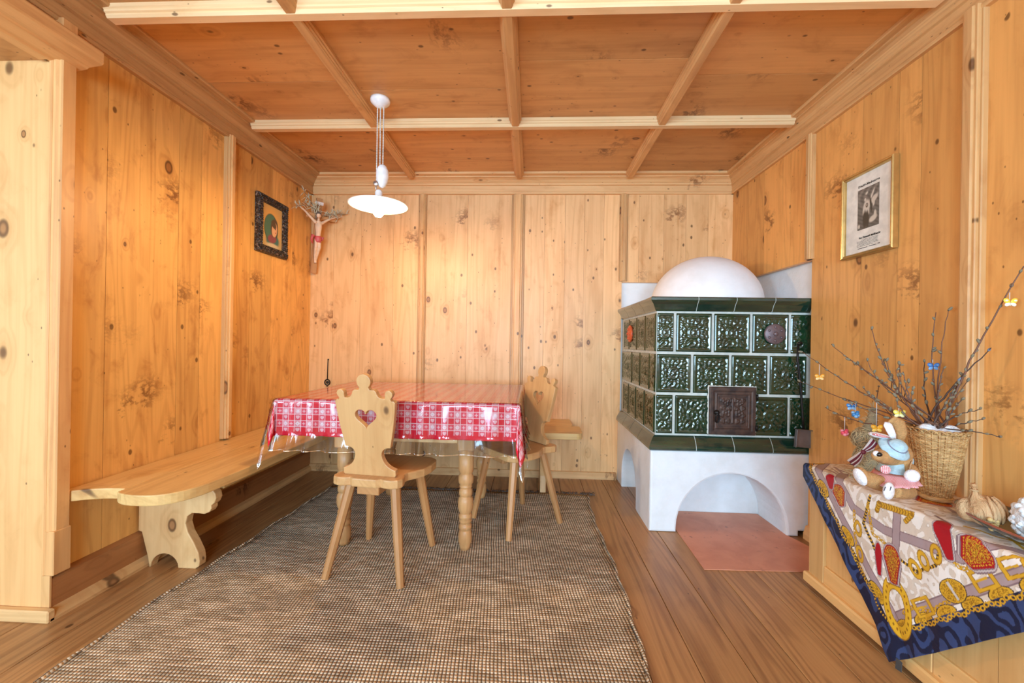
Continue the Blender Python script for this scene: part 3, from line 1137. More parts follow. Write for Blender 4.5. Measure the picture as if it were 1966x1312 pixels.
def tile(m, origin, ex, ey, ez, w, h, full=.207, cut=0, n=40):
    """one tile w x h at origin (lower left); a cut tile shows only part of the pattern"""
    fr_ = w / full
    nu = max(10, int(n * fr_))
    a, b = np.meshgrid(np.linspace(0, 1, nu), np.linspace(0, 1, n), indexing='ij')
    if fr_ < .98:
        U = (a * 2 - 1) * (.99 if cut == 0 else .99)
        U = np.where(np.abs(U) > .80, U, U * fr_ * 1.15) if fr_ < .98 else U
    else:
        U = a * 2 - 1
    V = b * 2 - 1
    H = tile_h(U, V)
    o, x, y, z = (np.array(q, float) for q in (origin, ex, ey, ez))
    P = o + a[..., None] * w * x + b[..., None] * h * y + H[..., None] * z
    m.grid(P)


m = MB()
g_ = .0045
RZ = [.545, .780, 1.0145, 1.250]
m2 = MB()
for r_ in range(3):
    z0, z1 = RZ[r_] + g_, RZ[r_ + 1] - g_
    j = [SX, SX + .107, SX + .320, SX + .533, SX + .746, SX1] if r_ != 1 else [SX, SX + .2065, SX + .4195, SX + .6325, SX + .8455, SX1]
    for a, b in zip(j[:-1], j[1:]):
        if b - a > .035:
            tile(m, (a + g_, SY, z0), (1, 0, 0), (0, 0, 1), (0, -1, 0), b - a - 2 * g_, z1 - z0)
    j = [SY + .2065 * q for q in range(5)] if r_ != 1 else [SY, SY + .107, SY + .32, SY + .533, SY + .746]
    j = j[:-1] + [3.225] if r_ == 1 else j[:4] + [SY + .8]
    for a, b in zip(j[:-1], j[1:]):
        tile(m, (SX, b - g_, z0), (0, -1, 0), (0, 0, 1), (-1, 0, 0), b - a - 2 * g_, z1 - z0)
m.build('tile_facing', M['glaze'], stove)
m = MB()
m.box(SX + .004, SX1, SY + .004, SY1, .50, 1.30, bev=.001)
m.build('core', M['grout'], stove)


def tile_band(name, prof, mat):
    """moulded tile course round the two open sides, mitred at the corner; prof = (outward offset, z)"""
    m = MB()
    n = len(prof)
    gap = .0018
    def seg_x(x0, x1, miter0):
        vs = []
        for i, (o, z) in enumerate(prof):
            vs.append((x0 - (o if miter0 else 0), SY - o, z))
        for i, (o, z) in enumerate(prof):
            vs.append((x1, SY - o, z))
        fs = [(i, (i + 1) % n, n + (i + 1) % n, n + i) for i in range(n)] + [tuple(range(n))[::-1], tuple(range(n, 2 * n))]
        m.add(vs, fs)
    def seg_y(y0, y1, miter0):
        vs = []
        for i, (o, z) in enumerate(prof):
            vs.append((SX - o, y0 - (o if miter0 else 0), z))
        for i, (o, z) in enumerate(prof):
            vs.append((SX - o, y1, z))
        fs = [(i, (i + 1) % n, n + (i + 1) % n, n + i)[::-1] for i in range(n)] + [tuple(range(n)), tuple(range(n, 2 * n))[::-1]]
        m.add(vs, fs)
    xs = [SX, SX + .222, SX + .432, SX + .642, SX + .852]
    for i, (a, b) in enumerate(zip(xs[:-1], xs[1:])):
        seg_x(a + (gap if i else 0), b - gap, i == 0)
    ys = [SY, SY + .21, SY + .42, SY + .63, SY + .85]
    for i, (a, b) in enumerate(zip(ys[:-1], ys[1:])):
        seg_y(a + (gap if i else 0), b - gap, i == 0)
    o = m.build(name, mat, stove)
    m = MB()
    pr = [(max(o_ - .0015, -.03), z) for o_, z in prof]
    vs = [(SX - o_, SY - o_, z) for o_, z in pr] + [(SX1, SY - o_, z) for o_, z in pr]
    fs = [(i, (i + 1) % n, n + (i + 1) % n, n + i) for i in range(n)]
    m.add(vs, fs)
    vs = [(SX - o_, SY - o_, z) for o_, z in pr] + [(SX - o_, SY1 - .02, z) for o_, z in pr]
    m.add(vs, [f[::-1] for f in fs])
    m.build(name + '_joint', M['grout'], stove)


tile_band('cornice_tiles', [(-.02, 1.252), (.004, 1.254), (.010, 1.262), (.016, 1.276), (.024, 1.292), (.036, 1.306), (.042, 1.314), (.042, 1.328), (.036, 1.333), (-.02, 1.333)], M['glaze_plain'])
tile_band('ledge_tiles', [(-.02, .462), (.034, .462), (.040, .468), (.040, .480), (.036, .492), (.026, .512), (.012, .534), (.002, .542), (-.02, .543)], M['glaze_plain'])
m = MB()
m.box(SX - .02, SX1, SY - .02, SY1, 1.318, 1.334, bev=.003)
m.build('top_slab', M['dome'], stove)
# plaster base with its two arches
m = MB()
fx0, fx1 = .688, 1.600
po = [(fx0, 0), (.838, 0)] + [(1.142 + .304 * math.cos(R(a)), .02 + .318 * math.sin(R(a))) for a in range(180, -1, -9)] + [(1.446, 0), (fx1 - .09, 0), (fx1 - .09, .03), (fx1, .03), (fx1, .462), (fx0, .462)]
m.outline(po, t=.30, bev=.012, M4=frame_xf((0, 2.345 + .15, 0), (1, 0, 0), (0, 0, 1)))
y0, y1 = 2.630, 3.228
po = [(y0, 0), (2.60, 0)]
po = [(y0, 0), (2.655, 0)] + [(2.860 + .205 * math.cos(R(a)), .09 + .235 * math.sin(R(a))) for a in range(180, -1, -9)] + [(3.065, 0), (y1, 0), (y1, .462), (y0, .462)]
m.outline(po, t=.16, bev=.006, M4=frame_xf((.688 + .08, 0, 0), (0, 1, 0), (0, 0, 1)))
m.box(.846, 1.62, 2.643, 3.255, 0, .462, bev=.0)
m.build('plaster_base', M['plaster'], stove)
# dome
m = MB()
DC = (1.165, 2.80, 1.334)
m.lathe([(.345 * math.cos(R(a)), .318 * math.sin(R(a))) for a in range(0, 90, 5)] + [(.0, .318)], DC, 56)
m.build('dome', M['dome'], stove)

# cast iron door with relief
k = NT('rusty_cast_iron')
v = k.obj()
n = k.noise(v, 30, 4)
k.bsdf(k.mix(k.ramp(n, .35, .7), (.105, .062, .046), (.050, .034, .030)), .5, k.bump(k.noise(v, 160, 2), .15, .002), Metallic=.55)
M['iron_brown'] = k.m


def door_h(U, V):
    au = np.abs(U)
    sm = lambda a, b, x: np.clip((x - a) / (b - a), 0, 1) ** 2 * (3 - 2 * np.clip((x - a) / (b - a), 0, 1))
    mx_ = np.maximum(au, np.abs(V))
    h = .35 * sm(.80, .84, mx_) + .45 * np.exp(-((mx_ - .70) / .025) ** 2) + .25 * np.exp(-((mx_ - .62) / .015) ** 2)
    ins = 1 - sm(.56, .60, mx_)
    stem = np.exp(-(au / .035) ** 2) * (np.abs(V) < .5)
    sw = 0
    for (cx, cy, rr_) in ((.30, .36, .13), (.26, -.06, .15), (.13, .44, .07), (.44, .44, .06), (.42, .12, .08), (.20, -.42, .07), (.42, -.42, .07), (.12, .12, .07), (.46, -.18, .06)):
        d = np.hypot(au - cx, V - cy)
        a = np.arctan2(V - cy, au - cx)
        sw = sw + np.exp(-((d - rr_ * (.8 + .2 * np.cos(3 * a))) / .028) ** 2) + .8 * np.exp(-(d / (rr_ * .4)) ** 2)
    h = h + ins * (.8 * stem + .75 * np.clip(sw, 0, 1.4))
    return h * .006 - .010 * sm(.975, 1, mx_)


door_m = MB()
a, b = np.meshgrid(np.linspace(0, 1, 90), np.linspace(0, 1, 96), indexing='ij')
H = door_h(a * 2 - 1, b * 2 - 1)
DX0, DX1, DZ0, DZ1, DY = 1.014, 1.272, .556, .828, 2.352
P = np.stack([DX0 + a * (DX1 - DX0), DY - H, DZ0 + b * (DZ1 - DZ0)], -1)
door_m.grid(P)
door_m.box(DX0, DX1, DY + .004, SY + .01, DZ0, DZ1, bev=.002)
door = door_m.build('fire_door', M['iron_brown'], stove)
m = MB()
M['iron'] = flat('black_iron', (.022, .018, .016), .45, .1, Metallic=.7)
hx_, hz_ = DX0 + .035, .672
m.ball((hx_, DY - .014, hz_ + .012), (.015, .014, .015), 14, 8)
m.tube([(hx_ + .010 * math.sin(q), DY - .022 - .004 * math.cos(q), hz_ - .018 + .024 * math.cos(q)) for q in np.linspace(0, 2 * PI, 17)], .0042, 8, cap=False)
m.build('handle', M['iron'], door)
for z in (.775, .60):
    m = MB()
    m.tube([(DX1 + .001, DY - .006, z - .015), (DX1 + .001, DY - .006, z + .015)], .006, 8)
    m.build('hinge', M['iron'], door)
m = MB()
pts = []
for i in range(120):
    q = i / 120 * 4
    sd, f_ = int(q), q - int(q)
    cx = [DX0 + f_ * (DX1 - DX0), DX1, DX1 - f_ * (DX1 - DX0), DX0][sd]
    cz = [DZ0, DZ0 + f_ * (DZ1 - DZ0), DZ1, DZ1 - f_ * (DZ1 - DZ0)][sd]
    pts.append((cx + random.uniform(-.003, .003), SY - .009, cz + random.uniform(-.003, .003)))
m.tube(pts + [pts[0]], .006, 6)
m.build('sealing_rope', M['grout'], stove)
# round vents
vx, vz, vy = 1.372, 1.131, SY - .014
m = MB()
Mv = Matrix.Translation((vx, vy, vz)) @ Matrix.Rotation(R(90), 4, 'X')
m.lathe([(.057, -.008), (.058, .002), (.052, .006), (0.0, .008)], (0, 0, 0), 36, Mv)
m.ball((vx, vy - .010, vz), (.013, .008, .013), 14, 8)
for i in range(6):
    a_ = R(60 * i + 30)
    m.ball((vx + .039 * math.cos(a_), vy - .007, vz + .039 * math.sin(a_)), (.007, .005, .007), 10, 6)
m.build('vent_cover', flat('grey_iron', (.16, .115, .12), .45, .1, Metallic=.4), stove)
m = MB()
Mv = Matrix.Translation((SX - .012, 2.95, 1.135)) @ Matrix.Rotation(R(-90), 4, 'Y')
m.lathe([(.060, -.010), (.062, .002), (.054, .006), (0, .008)], (0, 0, 0), 30, Mv)
for i in range(6):
    a_ = R(60 * i)
    m.ball((SX - .020, 2.95 + .038 * math.cos(a_), 1.135 + .038 * math.sin(a_)), (.006, .009, .009), 10, 6)
o = m.build('vent_cover', flat('red_lead_paint', (.62, .10, .03), .4), stove)
o['label'] = 'small red round vent cover'

# hearth sheet
k = NT('reddish_copper_sheet')
v = k.obj()
n = k.noise(v, 5, 5, .6, .4)
n2 = k.noise(v, 22, 4, .65)
c = k.mix(k.ramp(n, .35, .7), (.70, .29, .165), (.58, .215, .115))
c = k.mix(k.ramp(n2, .62, .74, 0, .7), c, (.16, .06, .045))
k.bsdf(c, .42, k.bump(n2, .1, .003), Specular_IOR_Level=.5)
m = MB()
m.outline([(.834, 1.963), (1.512, 1.985), (1.512, 2.16), (1.452, 2.35), (1.440, 2.638), (.848, 2.638), (.846, 2.35)], t=.004, bev=.001, M4=Matrix.Translation((0, 0, .0023)))
tag(m.build('hearth_plate', k.m), 'reddish metal hearth plate on the floor in the stove arch', 'hearth plate')

# ash shovel hanging at the right of the stove
sh = empty('ash_shovel', (1.43, 2.33, .54), 0, 'black iron ash shovel hanging upright against the right side of the green tiles', 'shovel')
m = MB()
pts = [at(1546, 735, 2.335)] + [at(1533, 662, 2.335), at(1531, 690, 2.338), at(1537, 740, 2.34), at(1541, 800, 2.338), at(1543, 830, 2.33)]
m.tube(pts[1:], [.006, .0065, .006, .006, .007], 8)
hk = at(1533, 662, 2.335)
m.tube([hk, hk + Vector((.006, .0, .012)), hk + Vector((.018, .004, .012)), hk + Vector((.024, .010, 0))], .0055, 8)
m.build('handle', M['iron'], sh)
m = MB()
bl = at(1541, 838, 2.325)
Mb = Matrix.Translation(bl) @ Matrix.Rotation(R(4), 4, 'Y')
m.box(-.05, .05, -.012, -.009, -.06, .04, M4=Mb, bev=.001)
m.box(-.05, -.047, -.03, -.009, -.06, .04, M4=Mb, bev=.001)
m.box(.047, .05, -.03, -.009, -.06, .04, M4=Mb, bev=.001)
m.box(-.05, .05, -.03, -.009, .037, .04, M4=Mb, bev=.001)
m.build('blade', flat('grey_sheet_iron', (.20, .18, .18), .4, .1, Metallic=.5), sh)

# ================================================================== PENDANT LAMP
LXp, LYp = -.836, 2.17
M['china'] = flat('white_china', (.86, .87, .88), .15, Specular_IOR_Level=.6)
lamp = empty('pendant_lamp', (LXp, LYp, 2.34), 0, 'white rise and fall pendant lamp with a flat shade above the table', 'lamp')
m = MB()
m.lathe([(0, 2.318), (.020, 2.322), (.034, 2.332), (.048, 2.344), (.052, 2.352), (.052, ZC)], (LXp, LYp, 0), 36)
m.build('ceiling_rose', M['china'], lamp)


def cord(name, a, b, r=.0022):
    m = MB()
    a, b = Vector(a), Vector(b)
    n = int((b - a).length / .004)
    for ph in (0, PI):
        m.tube([a.lerp(b, i / n) + Vector((math.cos(i * .9 + ph), math.sin(i * .9 + ph), 0)) * r * .6 for i in range(n + 1)], r, 5)
    return m.build(name, flat('braided_cord', (.66, .62, .56), .8), lamp)


cord('cord', (LXp - .014, LYp, 2.325), (LXp - .014, LYp, 1.885))
cord('cord', (LXp + .004, LYp - .006, 2.325), (LXp + .006, LYp - .006, 2.0))
cord('cord', (LXp + .020, LYp, 2.325), (LXp + .020, LYp, 2.0))
m = MB()
cw = (LXp + .018, LYp, 1.950)
m.lathe([(.004, -.066), (.016, -.058), (.028, -.034), (.034, -.004), (.032, .026), (.022, .050), (.010, .060), (0, .060)], cw, 28, ell=(1, .9))
m.build('counterweight', M['china'], lamp)
m = MB()
m.lathe([(.013, -.006), (.016, 0), (.013, .006)], (0, 0, 0), 18, Matrix.Translation((LXp - .012, LYp - .012, 1.905)) @ Matrix.Rotation(R(90), 4, 'X'))
m.tube([(LXp - .012, LYp - .012, 1.905), (LXp - .012, LYp - .012, 1.875), (LXp - .006, LYp, 1.86)], .003, 6)
m.build('pulley', flat('steel', (.55, .55, .55), .3, Metallic=.9), lamp)
m = MB()
m.lathe([(.030, 1.816), (.032, 1.824), (.026, 1.834), (.020, 1.838), (.020, 1.862), (.014, 1.872), (0, 1.874)], (LXp, LYp, 0), 28)
m.build('lamp_socket', M['china'], lamp)
m = MB()
sp_ = [(.028, 1.818), (.045, 1.816), (.085, 1.808), (.125, 1.799), (.150, 1.793), (.158, 1.790), (.158, 1.7875), (.150, 1.7895), (.125, 1.7955), (.085, 1.8045), (.045, 1.8125), (.028, 1.8145)]
sp_ = sp_ + [sp_[0]]
m.lathe(sp_, (LXp, LYp, 0), 64)
k = NT('opal_glass')
d1 = k.new('ShaderNodeBsdfPrincipled')
d1.inputs['Base Color'].default_value = (.92, .92, .90, 1)
d1.inputs['Roughness'].default_value = .15
d2 = k.new('ShaderNodeBsdfTranslucent')
d2.inputs[0].default_value = (.95, .92, .86, 1)
mx = k.new('ShaderNodeMixShader')
mx.inputs[0].default_value = .13
k.t.links.new(d1.outputs[0], mx.inputs[1])
k.t.links.new(d2.outputs[0], mx.inputs[2])
k.t.links.new(mx.outputs[0], k.out.inputs[0])
m.build('lamp_shade', k.m, lamp)
m = MB()
m.lathe([(0, -.046), (.016, -.042), (.027, -.028), (.030, -.010), (.024, .012), (.015, .030), (.013, .045)], (LXp, LYp, 1.772), 28)
k = NT('lit_bulb')
e_ = k.new('ShaderNodeEmission')
e_.inputs[0].default_value = (1, .66, .34, 1)
e_.inputs[1].default_value = 670
k.t.links.new(e_.outputs[0], k.out.inputs[0])
m.build('bulb', k.m, lamp)

# ================================================================== PICTURES


def tube_frame(m, corners, prof, axes):
    """frame moulding: corners given as (u, v); prof = (inward, outward-from-wall) polygon; axes maps (u, v, d) to space"""
    n = len(prof)
    vs = []
    sg = [(1, 1), (-1, 1), (-1, -1), (1, -1)]
    for (cu, cv), (su, sv) in zip(corners, sg):
        for (i, d) in prof:
            vs.append(axes(cu + su * i, cv + sv * i, d))
    fs = []
    for c_ in range(4):
        e = (c_ + 1) % 4
        for i in range(n):
            j = (i + 1) % n
            fs.append((c_ * n + i, c_ * n + j, e * n + j, e * n + i))
    m.add(vs, fs)


# portrait on the left wall
pic = empty('framed_portrait', (XL, 2.68, 1.82), 0, 'dark carved frame with a veiled woman portrait on the left wall', 'picture')
y0, y1, z0, z1 = 2.555, 2.872, 1.632, 2.016
axl = lambda u, v, d: (XL + .002 + d, u, v)
k = NT('carved_black_frame')
v = k.obj()
d_, c_ = k.voro(v, 75)
n = k.noise(v, 60, 4)
k.bsdf(k.mix(k.ramp(n, .5, .72), (.030, .020, .016), (.20, .13, .085)), .35, k.bump(k.math('ADD', k.math('MULTIPLY', d_, -1.0), n), 1.0, .012), Specular_IOR_Level=.6)
m = MB()
# carved relief: bead rows along each rail
cr = [(y0, z0), (y1, z0), (y1, z1), (y0, z1)]
tube_frame(m, cr, [(0, 0), (0, .022), (.008, .030), (.030, .034), (.044, .024), (.052, .018), (.052, 0)], axl)
for (a, b) in zip(cr, cr[1:] + cr[:1]):
    L = math.hypot(b[0] - a[0], b[1] - a[1])
    n_ = int(L / .016)
    inn = Vector(((y0 + y1) / 2 - (a[0] + b[0]) / 2, (z0 + z1) / 2 - (a[1] + b[1]) / 2)).normalized()
    for i in range(n_ + 1):
        f_ = i / n_
        f_ = .04 + f_ * .92
        for off, rr_, dd in ((.013, .0072, .031), (.028, .0062, .034), (.042, .0045, .026)):
            p = (a[0] + (b[0] - a[0]) * f_ + inn.x * off + random.uniform(-.002, .002), a[1] + (b[1] - a[1]) * f_ + inn.y * off)
            m.ball(axl(p[0], p[1], dd), (rr_ * .7, rr_, rr_), 8, 5)
m.build('frame', k.m, pic)
cy_, cz_ = (y0 + y1) / 2, (z0 + z1) / 2
nn = 200
U, V = np.meshgrid(np.linspace(-1, 1, nn), np.linspace(-1, 1, nn), indexing='ij')


def blend(c, mask, col):
    return c * (1 - mask[..., None]) + np.array(col) * mask[..., None]


def ell(U, V, cx, cy, rx, ry, ang=0, soft=.08):
    ca, sa = math.cos(ang), math.sin(ang)
    a, b = (U - cx) * ca + (V - cy) * sa, -(U - cx) * sa + (V - cy) * ca
    d = np.hypot(a / rx, b / ry)
    return np.clip((1 + soft - d) / (2 * soft), 0, 1)


col = np.ones((nn, nn, 3)) * np.array((.50, .36, .16))
col = blend(col, ell(U, V, .0, .25, .8, .8, 0, .5), (.74, .42, .11))
col = blend(col, ell(U, V, .05, -.62, .62, .34, .0, .15), (.035, .16, .15))
col = blend(col, ell(U, V, -.10, -.08, .66, .66, -.25, .05), (.02, .075, .06))
col = blend(col, ell(U, V, -.13, -.04, .58, .60, -.25, .08), (.055, .17, .12))
col = blend(col, ell(U, V, .0, -.55, .40, .2, .1, .15), (.25, .06, .08))
col = blend(col, ell(U, V, .20, -.02, .34, .44, -.3, .10), (.10, .055, .03))
col = blend(col, ell(U, V, .22, -.10, .25, .34, -.3, .08), (.74, .44, .25))
col = blend(col, ell(U, V, .40, -.12, .05, .09, -.3, .3), (.66, .36, .19))
col = blend(col, ell(U, V, .14, .14, .26, .16, -.5, .15), (.10, .06, .03))
col = blend(col, ell(U, V, .30, -.05, .05, .025, 0, .3), (.10, .05, .03))
col = blend(col, ell(U, V, .33, -.22, .06, .025, 0, .3), (.50, .10, .08))
col = blend(col, ell(U, V, .05, -.86, .55, .10, 0, .3), (.62, .52, .34))
m = MB()
hw, hh_ = (y1 - y0) / 2 - .045, (z1 - z0) / 2 - .045
# seen from the room the picture's left side is nearer the viewer, so u runs along +Y
m.grid(np.stack([np.full_like(U, XL + .016), cy_ + U * hw, cz_ + V * hh_], -1)[:, ::-1])
k = NT('painted_canvas')
k.bsdf(k.attr('tint').outputs['Color'], .35, k.bump(k.noise(k.obj(), 400, 2), .1, .001))
paintmat = k.m
m.build('painting', paintmat, pic, cols=col[:, ::-1].reshape(-1, 3))

# framed print on the right wall
pr = empty('framed_print', (XR, 1.93, 1.69), 0, 'thin gold frame with a printed sheet and grey photograph on the right wall', 'picture')
y0, y1, z0, z1 = 1.795, 2.085, 1.488, 1.886
axr = lambda u, v, d: (XR - .002 - d, u, v)
m = MB()
tube_frame(m, [(y1, z0), (y0, z0), (y0, z1), (y1, z1)][:0] or [(y0, z0), (y1, z0), (y1, z1), (y0, z1)], [(0, 0), (.0, .022), (.004, .026), (.008, .024), (.010, .020), (.014, .022), (.018, .018), (.018, 0)][::-1], axr)
m.build('frame', flat('gilt_frame', (.62, .39, .13), .32, Metallic=.75), pr)
m = MB()
m.box(XR - .012, XR - .006, y0 + .014, y1 - .014, z0 + .014, z1 - .014, bev=.0)
sheet_o = m.build('printed_sheet', flat('cream_paper', (.80, .77, .68), .7), pr)
nn = 110
U, V = np.meshgrid(np.linspace(-1, 1, nn), np.linspace(-1, 1, nn), indexing='ij')
g0 = .10 + .10 * np.sin(5 * U + 3 * np.sin(3 * V)) ** 2 * np.clip(V + .6, 0, 1) + .05 * np.sin(17 * V + 6 * U) ** 2
col = np.stack([g0, g0 * .93, g0 * .80], -1)
for e in ((-.15, .72, .12, .06, .3), (-.28, .42, .09, .08, 0), (-.12, .1, .30, .28, .5), (-.35, -.02, .14, .30, -.3), (.35, .55, .07, .33, -.7), (.55, .32, .35, .14, .4), (.5, .15, .10, .18, 0), (.05, -.22, .07, .16, 0), (.45, -.62, .36, .14, .2), (.65, -.45, .12, .2, 0), (-.86, -.82, .10, .10, 0)):
    col = blend(col, ell(U, V, *e, .25), (.62, .56, .46))
for e in ((-.12, .12, .11, .11, 0), (-.3, -.55, .20, .42, 0), (-.05, -.58, .14, .4, 0), (.25, .1, .08, .4, .2)):
    col = blend(col, ell(U, V, *e, .25), (.06, .052, .04))
col = blend(col, ell(U, V, -.12, .13, .045, .04, 0, .25), (.6, .54, .44))
px0, px1, pz0, pz1 = 1.879, 1.998, 1.612, 1.800
m = MB()
# u = +1 is towards the viewer (smaller Y)
m.grid(np.stack([np.full_like(U, XR - .0126), (px0 + px1) / 2 - U * (px1 - px0) / 2, (pz0 + pz1) / 2 + V * (pz1 - pz0) / 2], -1))
m.build('photograph', paintmat, sheet_o, cols=col.reshape(-1, 3))
ink = flat('black_ink', (.03, .026, .02), .7)


def text_on_right(name, s, y_left, z, size, shear=0, spacing=1.0, bold=0, width=None):
    cu = bpy.data.curves.new('t', 'FONT')
    cu.body = s
    cu.size = size
    cu.shear = shear
    cu.space_character = spacing
    cu.offset = bold
    cu.extrude = .0003
    ob = bpy.data.objects.new('t', cu)
    C.objects.link(ob)
    me = bpy.data.meshes.new_from_object(ob.evaluated_get(bpy.context.evaluated_depsgraph_get()))
    vs = [v.co.copy() for v in me.vertices]
    fs = [tuple(p.vertices) for p in me.polygons]
    w = max(p.x for p in vs)
    sc = (width / w) if width else 1
    bpy.data.objects.remove(ob)
    bpy.data.curves.remove(cu)
    m = MB()
    m.add([(XR - .0128 - p.z, y_left - p.x * sc, z + p.y) for p in vs], fs)
    return m.build(name, ink, sheet_o)


text_on_right('title_lettering', 'Dialif-Madonien', 1.996, 1.812, .0135, spacing=1.25, bold=.0004, width=.118)
text_on_right('script_lettering', 'Von Domenik Mahlknecht', 1.990, 1.570, .0135, shear=.35, bold=.0002, width=.120)
m = MB()
for r_, (a, b) in enumerate(((1.975, 1.885), (2.0, 1.885), (2.0, 1.885), (2.0, 1.885), (2.0, 1.885), (2.0, 1.91))):
    y = a
    z = 1.5625 - r_ * .0058
    while y > b:
        w = random.uniform(.005, .014)
        m.box(XR - .0131, XR - .0126, y - w, y, z, z + .0014, bev=0)
        y -= w + random.uniform(.0018, .003)
for (a, b, z) in ((1.994, 1.94, 1.524), (1.930, 1.89, 1.5245), (1.884, 1.874, 1.526)):
    y = a
    while y > b:
        w = random.uniform(.003, .008)
        m.box(XR - .0131, XR - .0126, y - w, y, z, z + .0026, bev=0)
        y -= w + .0012
m.build('small_print', ink, sheet_o)

# ================================================================== CRUCIFIX AND SPRIGS
cb, ct = Vector((-1.752, 3.187, 1.590)), Vector((-1.650, 3.075, 2.150))
up = (ct - cb).normalized()
side = Vector((.707, .707, 0))
fwd = side.cross(up).normalized()
fwd = fwd if fwd.y < 0 else -fwd
cross = empty('crucifix', (cb.x, cb.y, 1.59), 0, 'painted wooden crucifix leaning out of the corner above the bench', 'crucifix')
M['cross'] = wood('crucifix_timber', (.50, .26, .11), (.30, .13, .05), knots=.05)
m = MB()
Lc = (ct - cb).length
Mx = frame_xf(cb, side, up)
m.box(-.022, .022, 0, Lc, -.011, .011, axis=1, M4=Mx, bev=.003)
m.build('upright', M['cross'], cross)
bz = Lc * .765
m = MB()
m.box(-.085, .135, bz - .02, bz + .02, -.009, .009, axis=0, M4=Mx, bev=.003)
m.build('crossbar', M['cross'], cross)
fz = 1 if (Mx.to_3x3() @ Vector((0, 0, 1))).dot(fwd) > 0 else -1


def cp(x, y, z):
    return Mx @ Vector((x, y, z * fz))


m = MB()
ys_ = bz + .005
H_ = [(-.165, ys_ + .055, .03), (-.105, ys_ + .018, .032), (-.045, ys_ - .035, .036), (-.022, ys_ - .055, .04)]
m.tube([cp(*p) for p in H_], [.006, .008, .011, .014], 8)
H_ = [(.135, ys_ + .018, .024), (.085, ys_ - .005, .028), (.035, ys_ - .040, .036), (.015, ys_ - .055, .04)]
m.tube([cp(*p) for p in H_], [.006, .008, .011, .014], 8)
for (hx2_, hy2_) in ((-.168, ys_ + .060), (.140, ys_ + .021)):
    m.ball(cp(hx2_, hy2_, .028), (.007, .007, .009), 10, 6)
    for q in range(4):
        m.tube([cp(hx2_, hy2_, .028), cp(hx2_ + (-.012 if hx2_ < 0 else .012), hy2_ + .008 - q * .005, .034)], [.003, .002], 5)
tor = [(-.002, ys_ - .040, .036), (-.002, ys_ - .075, .042), (0, ys_ - .115, .040), (.002, ys_ - .150, .036), (.002, ys_ - .178, .034)]
m.tube([cp(*p) for p in tor], [.016, .027, .022, .019, .021], 12, flatten=.75)
m.tube([cp(-.004, ys_ - .045, .040), cp(-.008, ys_ - .015, .05)], [.010, .009], 8)
m.ball(cp(-.012, ys_ + .004, .058), (.017, .017, .022), 14, 10)
m.ball(cp(-.013, ys_ - .004, .076), (.004, .004, .005), 8, 6)
for sg_ in (-1, 1):
    lg = [(.002 + sg_ * .010, ys_ - .178, .036), (.002 + sg_ * .013, ys_ - .235, .052), (.0 + sg_ * .008, ys_ - .30, .036), (sg_ * .004, ys_ - .345, .026), (sg_ * .003, ys_ - .365, .036)]
    m.tube([cp(*p) for p in lg], [.015, .0125, .010, .0065, .006], 8)
remesh(m.build('carved_figure', flat('painted_flesh', (.72, .50, .33), .5, .15), cross), .0035, 3)
m = MB()
m.tube([cp(0, ys_ - .152, .036), cp(.001, ys_ - .168, .038), cp(.002, ys_ - .190, .040), cp(.002, ys_ - .202, .042)], [.0225, .026, .027, .024], 14, flatten=.8)
m.tube([cp(-.024, ys_ - .160, .04), cp(-.040, ys_ - .150, .045), cp(-.046, ys_ - .185, .045), cp(-.036, ys_ - .215, .042)], [.009, .012, .009, .004], 8)
m.tube([cp(.022, ys_ - .163, .04), cp(.038, ys_ - .160, .045), cp(.030, ys_ - .185, .045)], [.008, .009, .004], 8)
m.build('loincloth', flat('red_painted_cloth', (.55, .09, .09), .5), cross)
m = MB()
m.ball(cp(-.012, ys_ + .012, .053), (.019, .018, .020), 14, 8)
m.tube([cp(-.028, ys_ - .004, .055), cp(-.026, ys_ - .03, .05)], [.008, .004], 6)
m.build('hair', flat('grey_painted_hair', (.13, .10, .075), .6), cross)
m = MB()
m.box(-.030, .030, Lc - .050, Lc - .026, .011 * fz - .004, .011 * fz + .004, axis=0, M4=Mx)
m.build('title_scroll', flat('white_painted_scroll', (.78, .74, .70), .6), cross)


def sprig(name, stems, label, col):
    t = empty(name, stems[0][0], 0, label, 'dried sprig', 'dried sprigs on the crucifix')
    m, l = MB(), MB()
    for pts in stems:
        path = bez(*pts, 10)
        m.tube(path, [.0022] * 11, 5)
        for i in range(1, 11):
            for q in range(3):
                d = Vector((random.uniform(-1, 1), random.uniform(-.6, .2), random.uniform(-.9, .8))).normalized()
                a = path[i]
                Ln = random.uniform(.030, .058)
                l.tube([a, a + d * Ln * .5 + Vector((0, 0, .003)), a + d * Ln], [.0014, .0048, .0008], 5, flatten=.35)
    m.build('stem', flat('dry_twig', (.24, .15, .08), .8), t)
    l.build('leaves', flat('grey_green_leaf', col, .6), t, kind='stuff')


sprig('olive_sprig', [(cp(.0, bz, .02), cp(-.05, bz + .10, .05), cp(-.17, bz + .04, .06)), (cp(-.02, bz + .02, .02), cp(-.06, bz + .09, .04), cp(-.115, bz + .155, .03)), (cp(-.005, bz + .015, .02), cp(-.02, bz + .05, .04), cp(-.02, bz + .09, .035))],
      'dry grey green leafy sprig tucked behind the raised arm nearest the portrait', (.60, .55, .38))
sprig('olive_sprig', [(cp(.03, bz + .005, .02), cp(.09, bz + .045, .04), cp(.20, bz + .06, .03)), (cp(.05, bz + .01, .02), cp(.10, bz + .06, .05), cp(.135, bz + .01, .04))],
      'dry twig loop with leaves on the crucifix arm nearest the lamp', (.60, .54, .38))

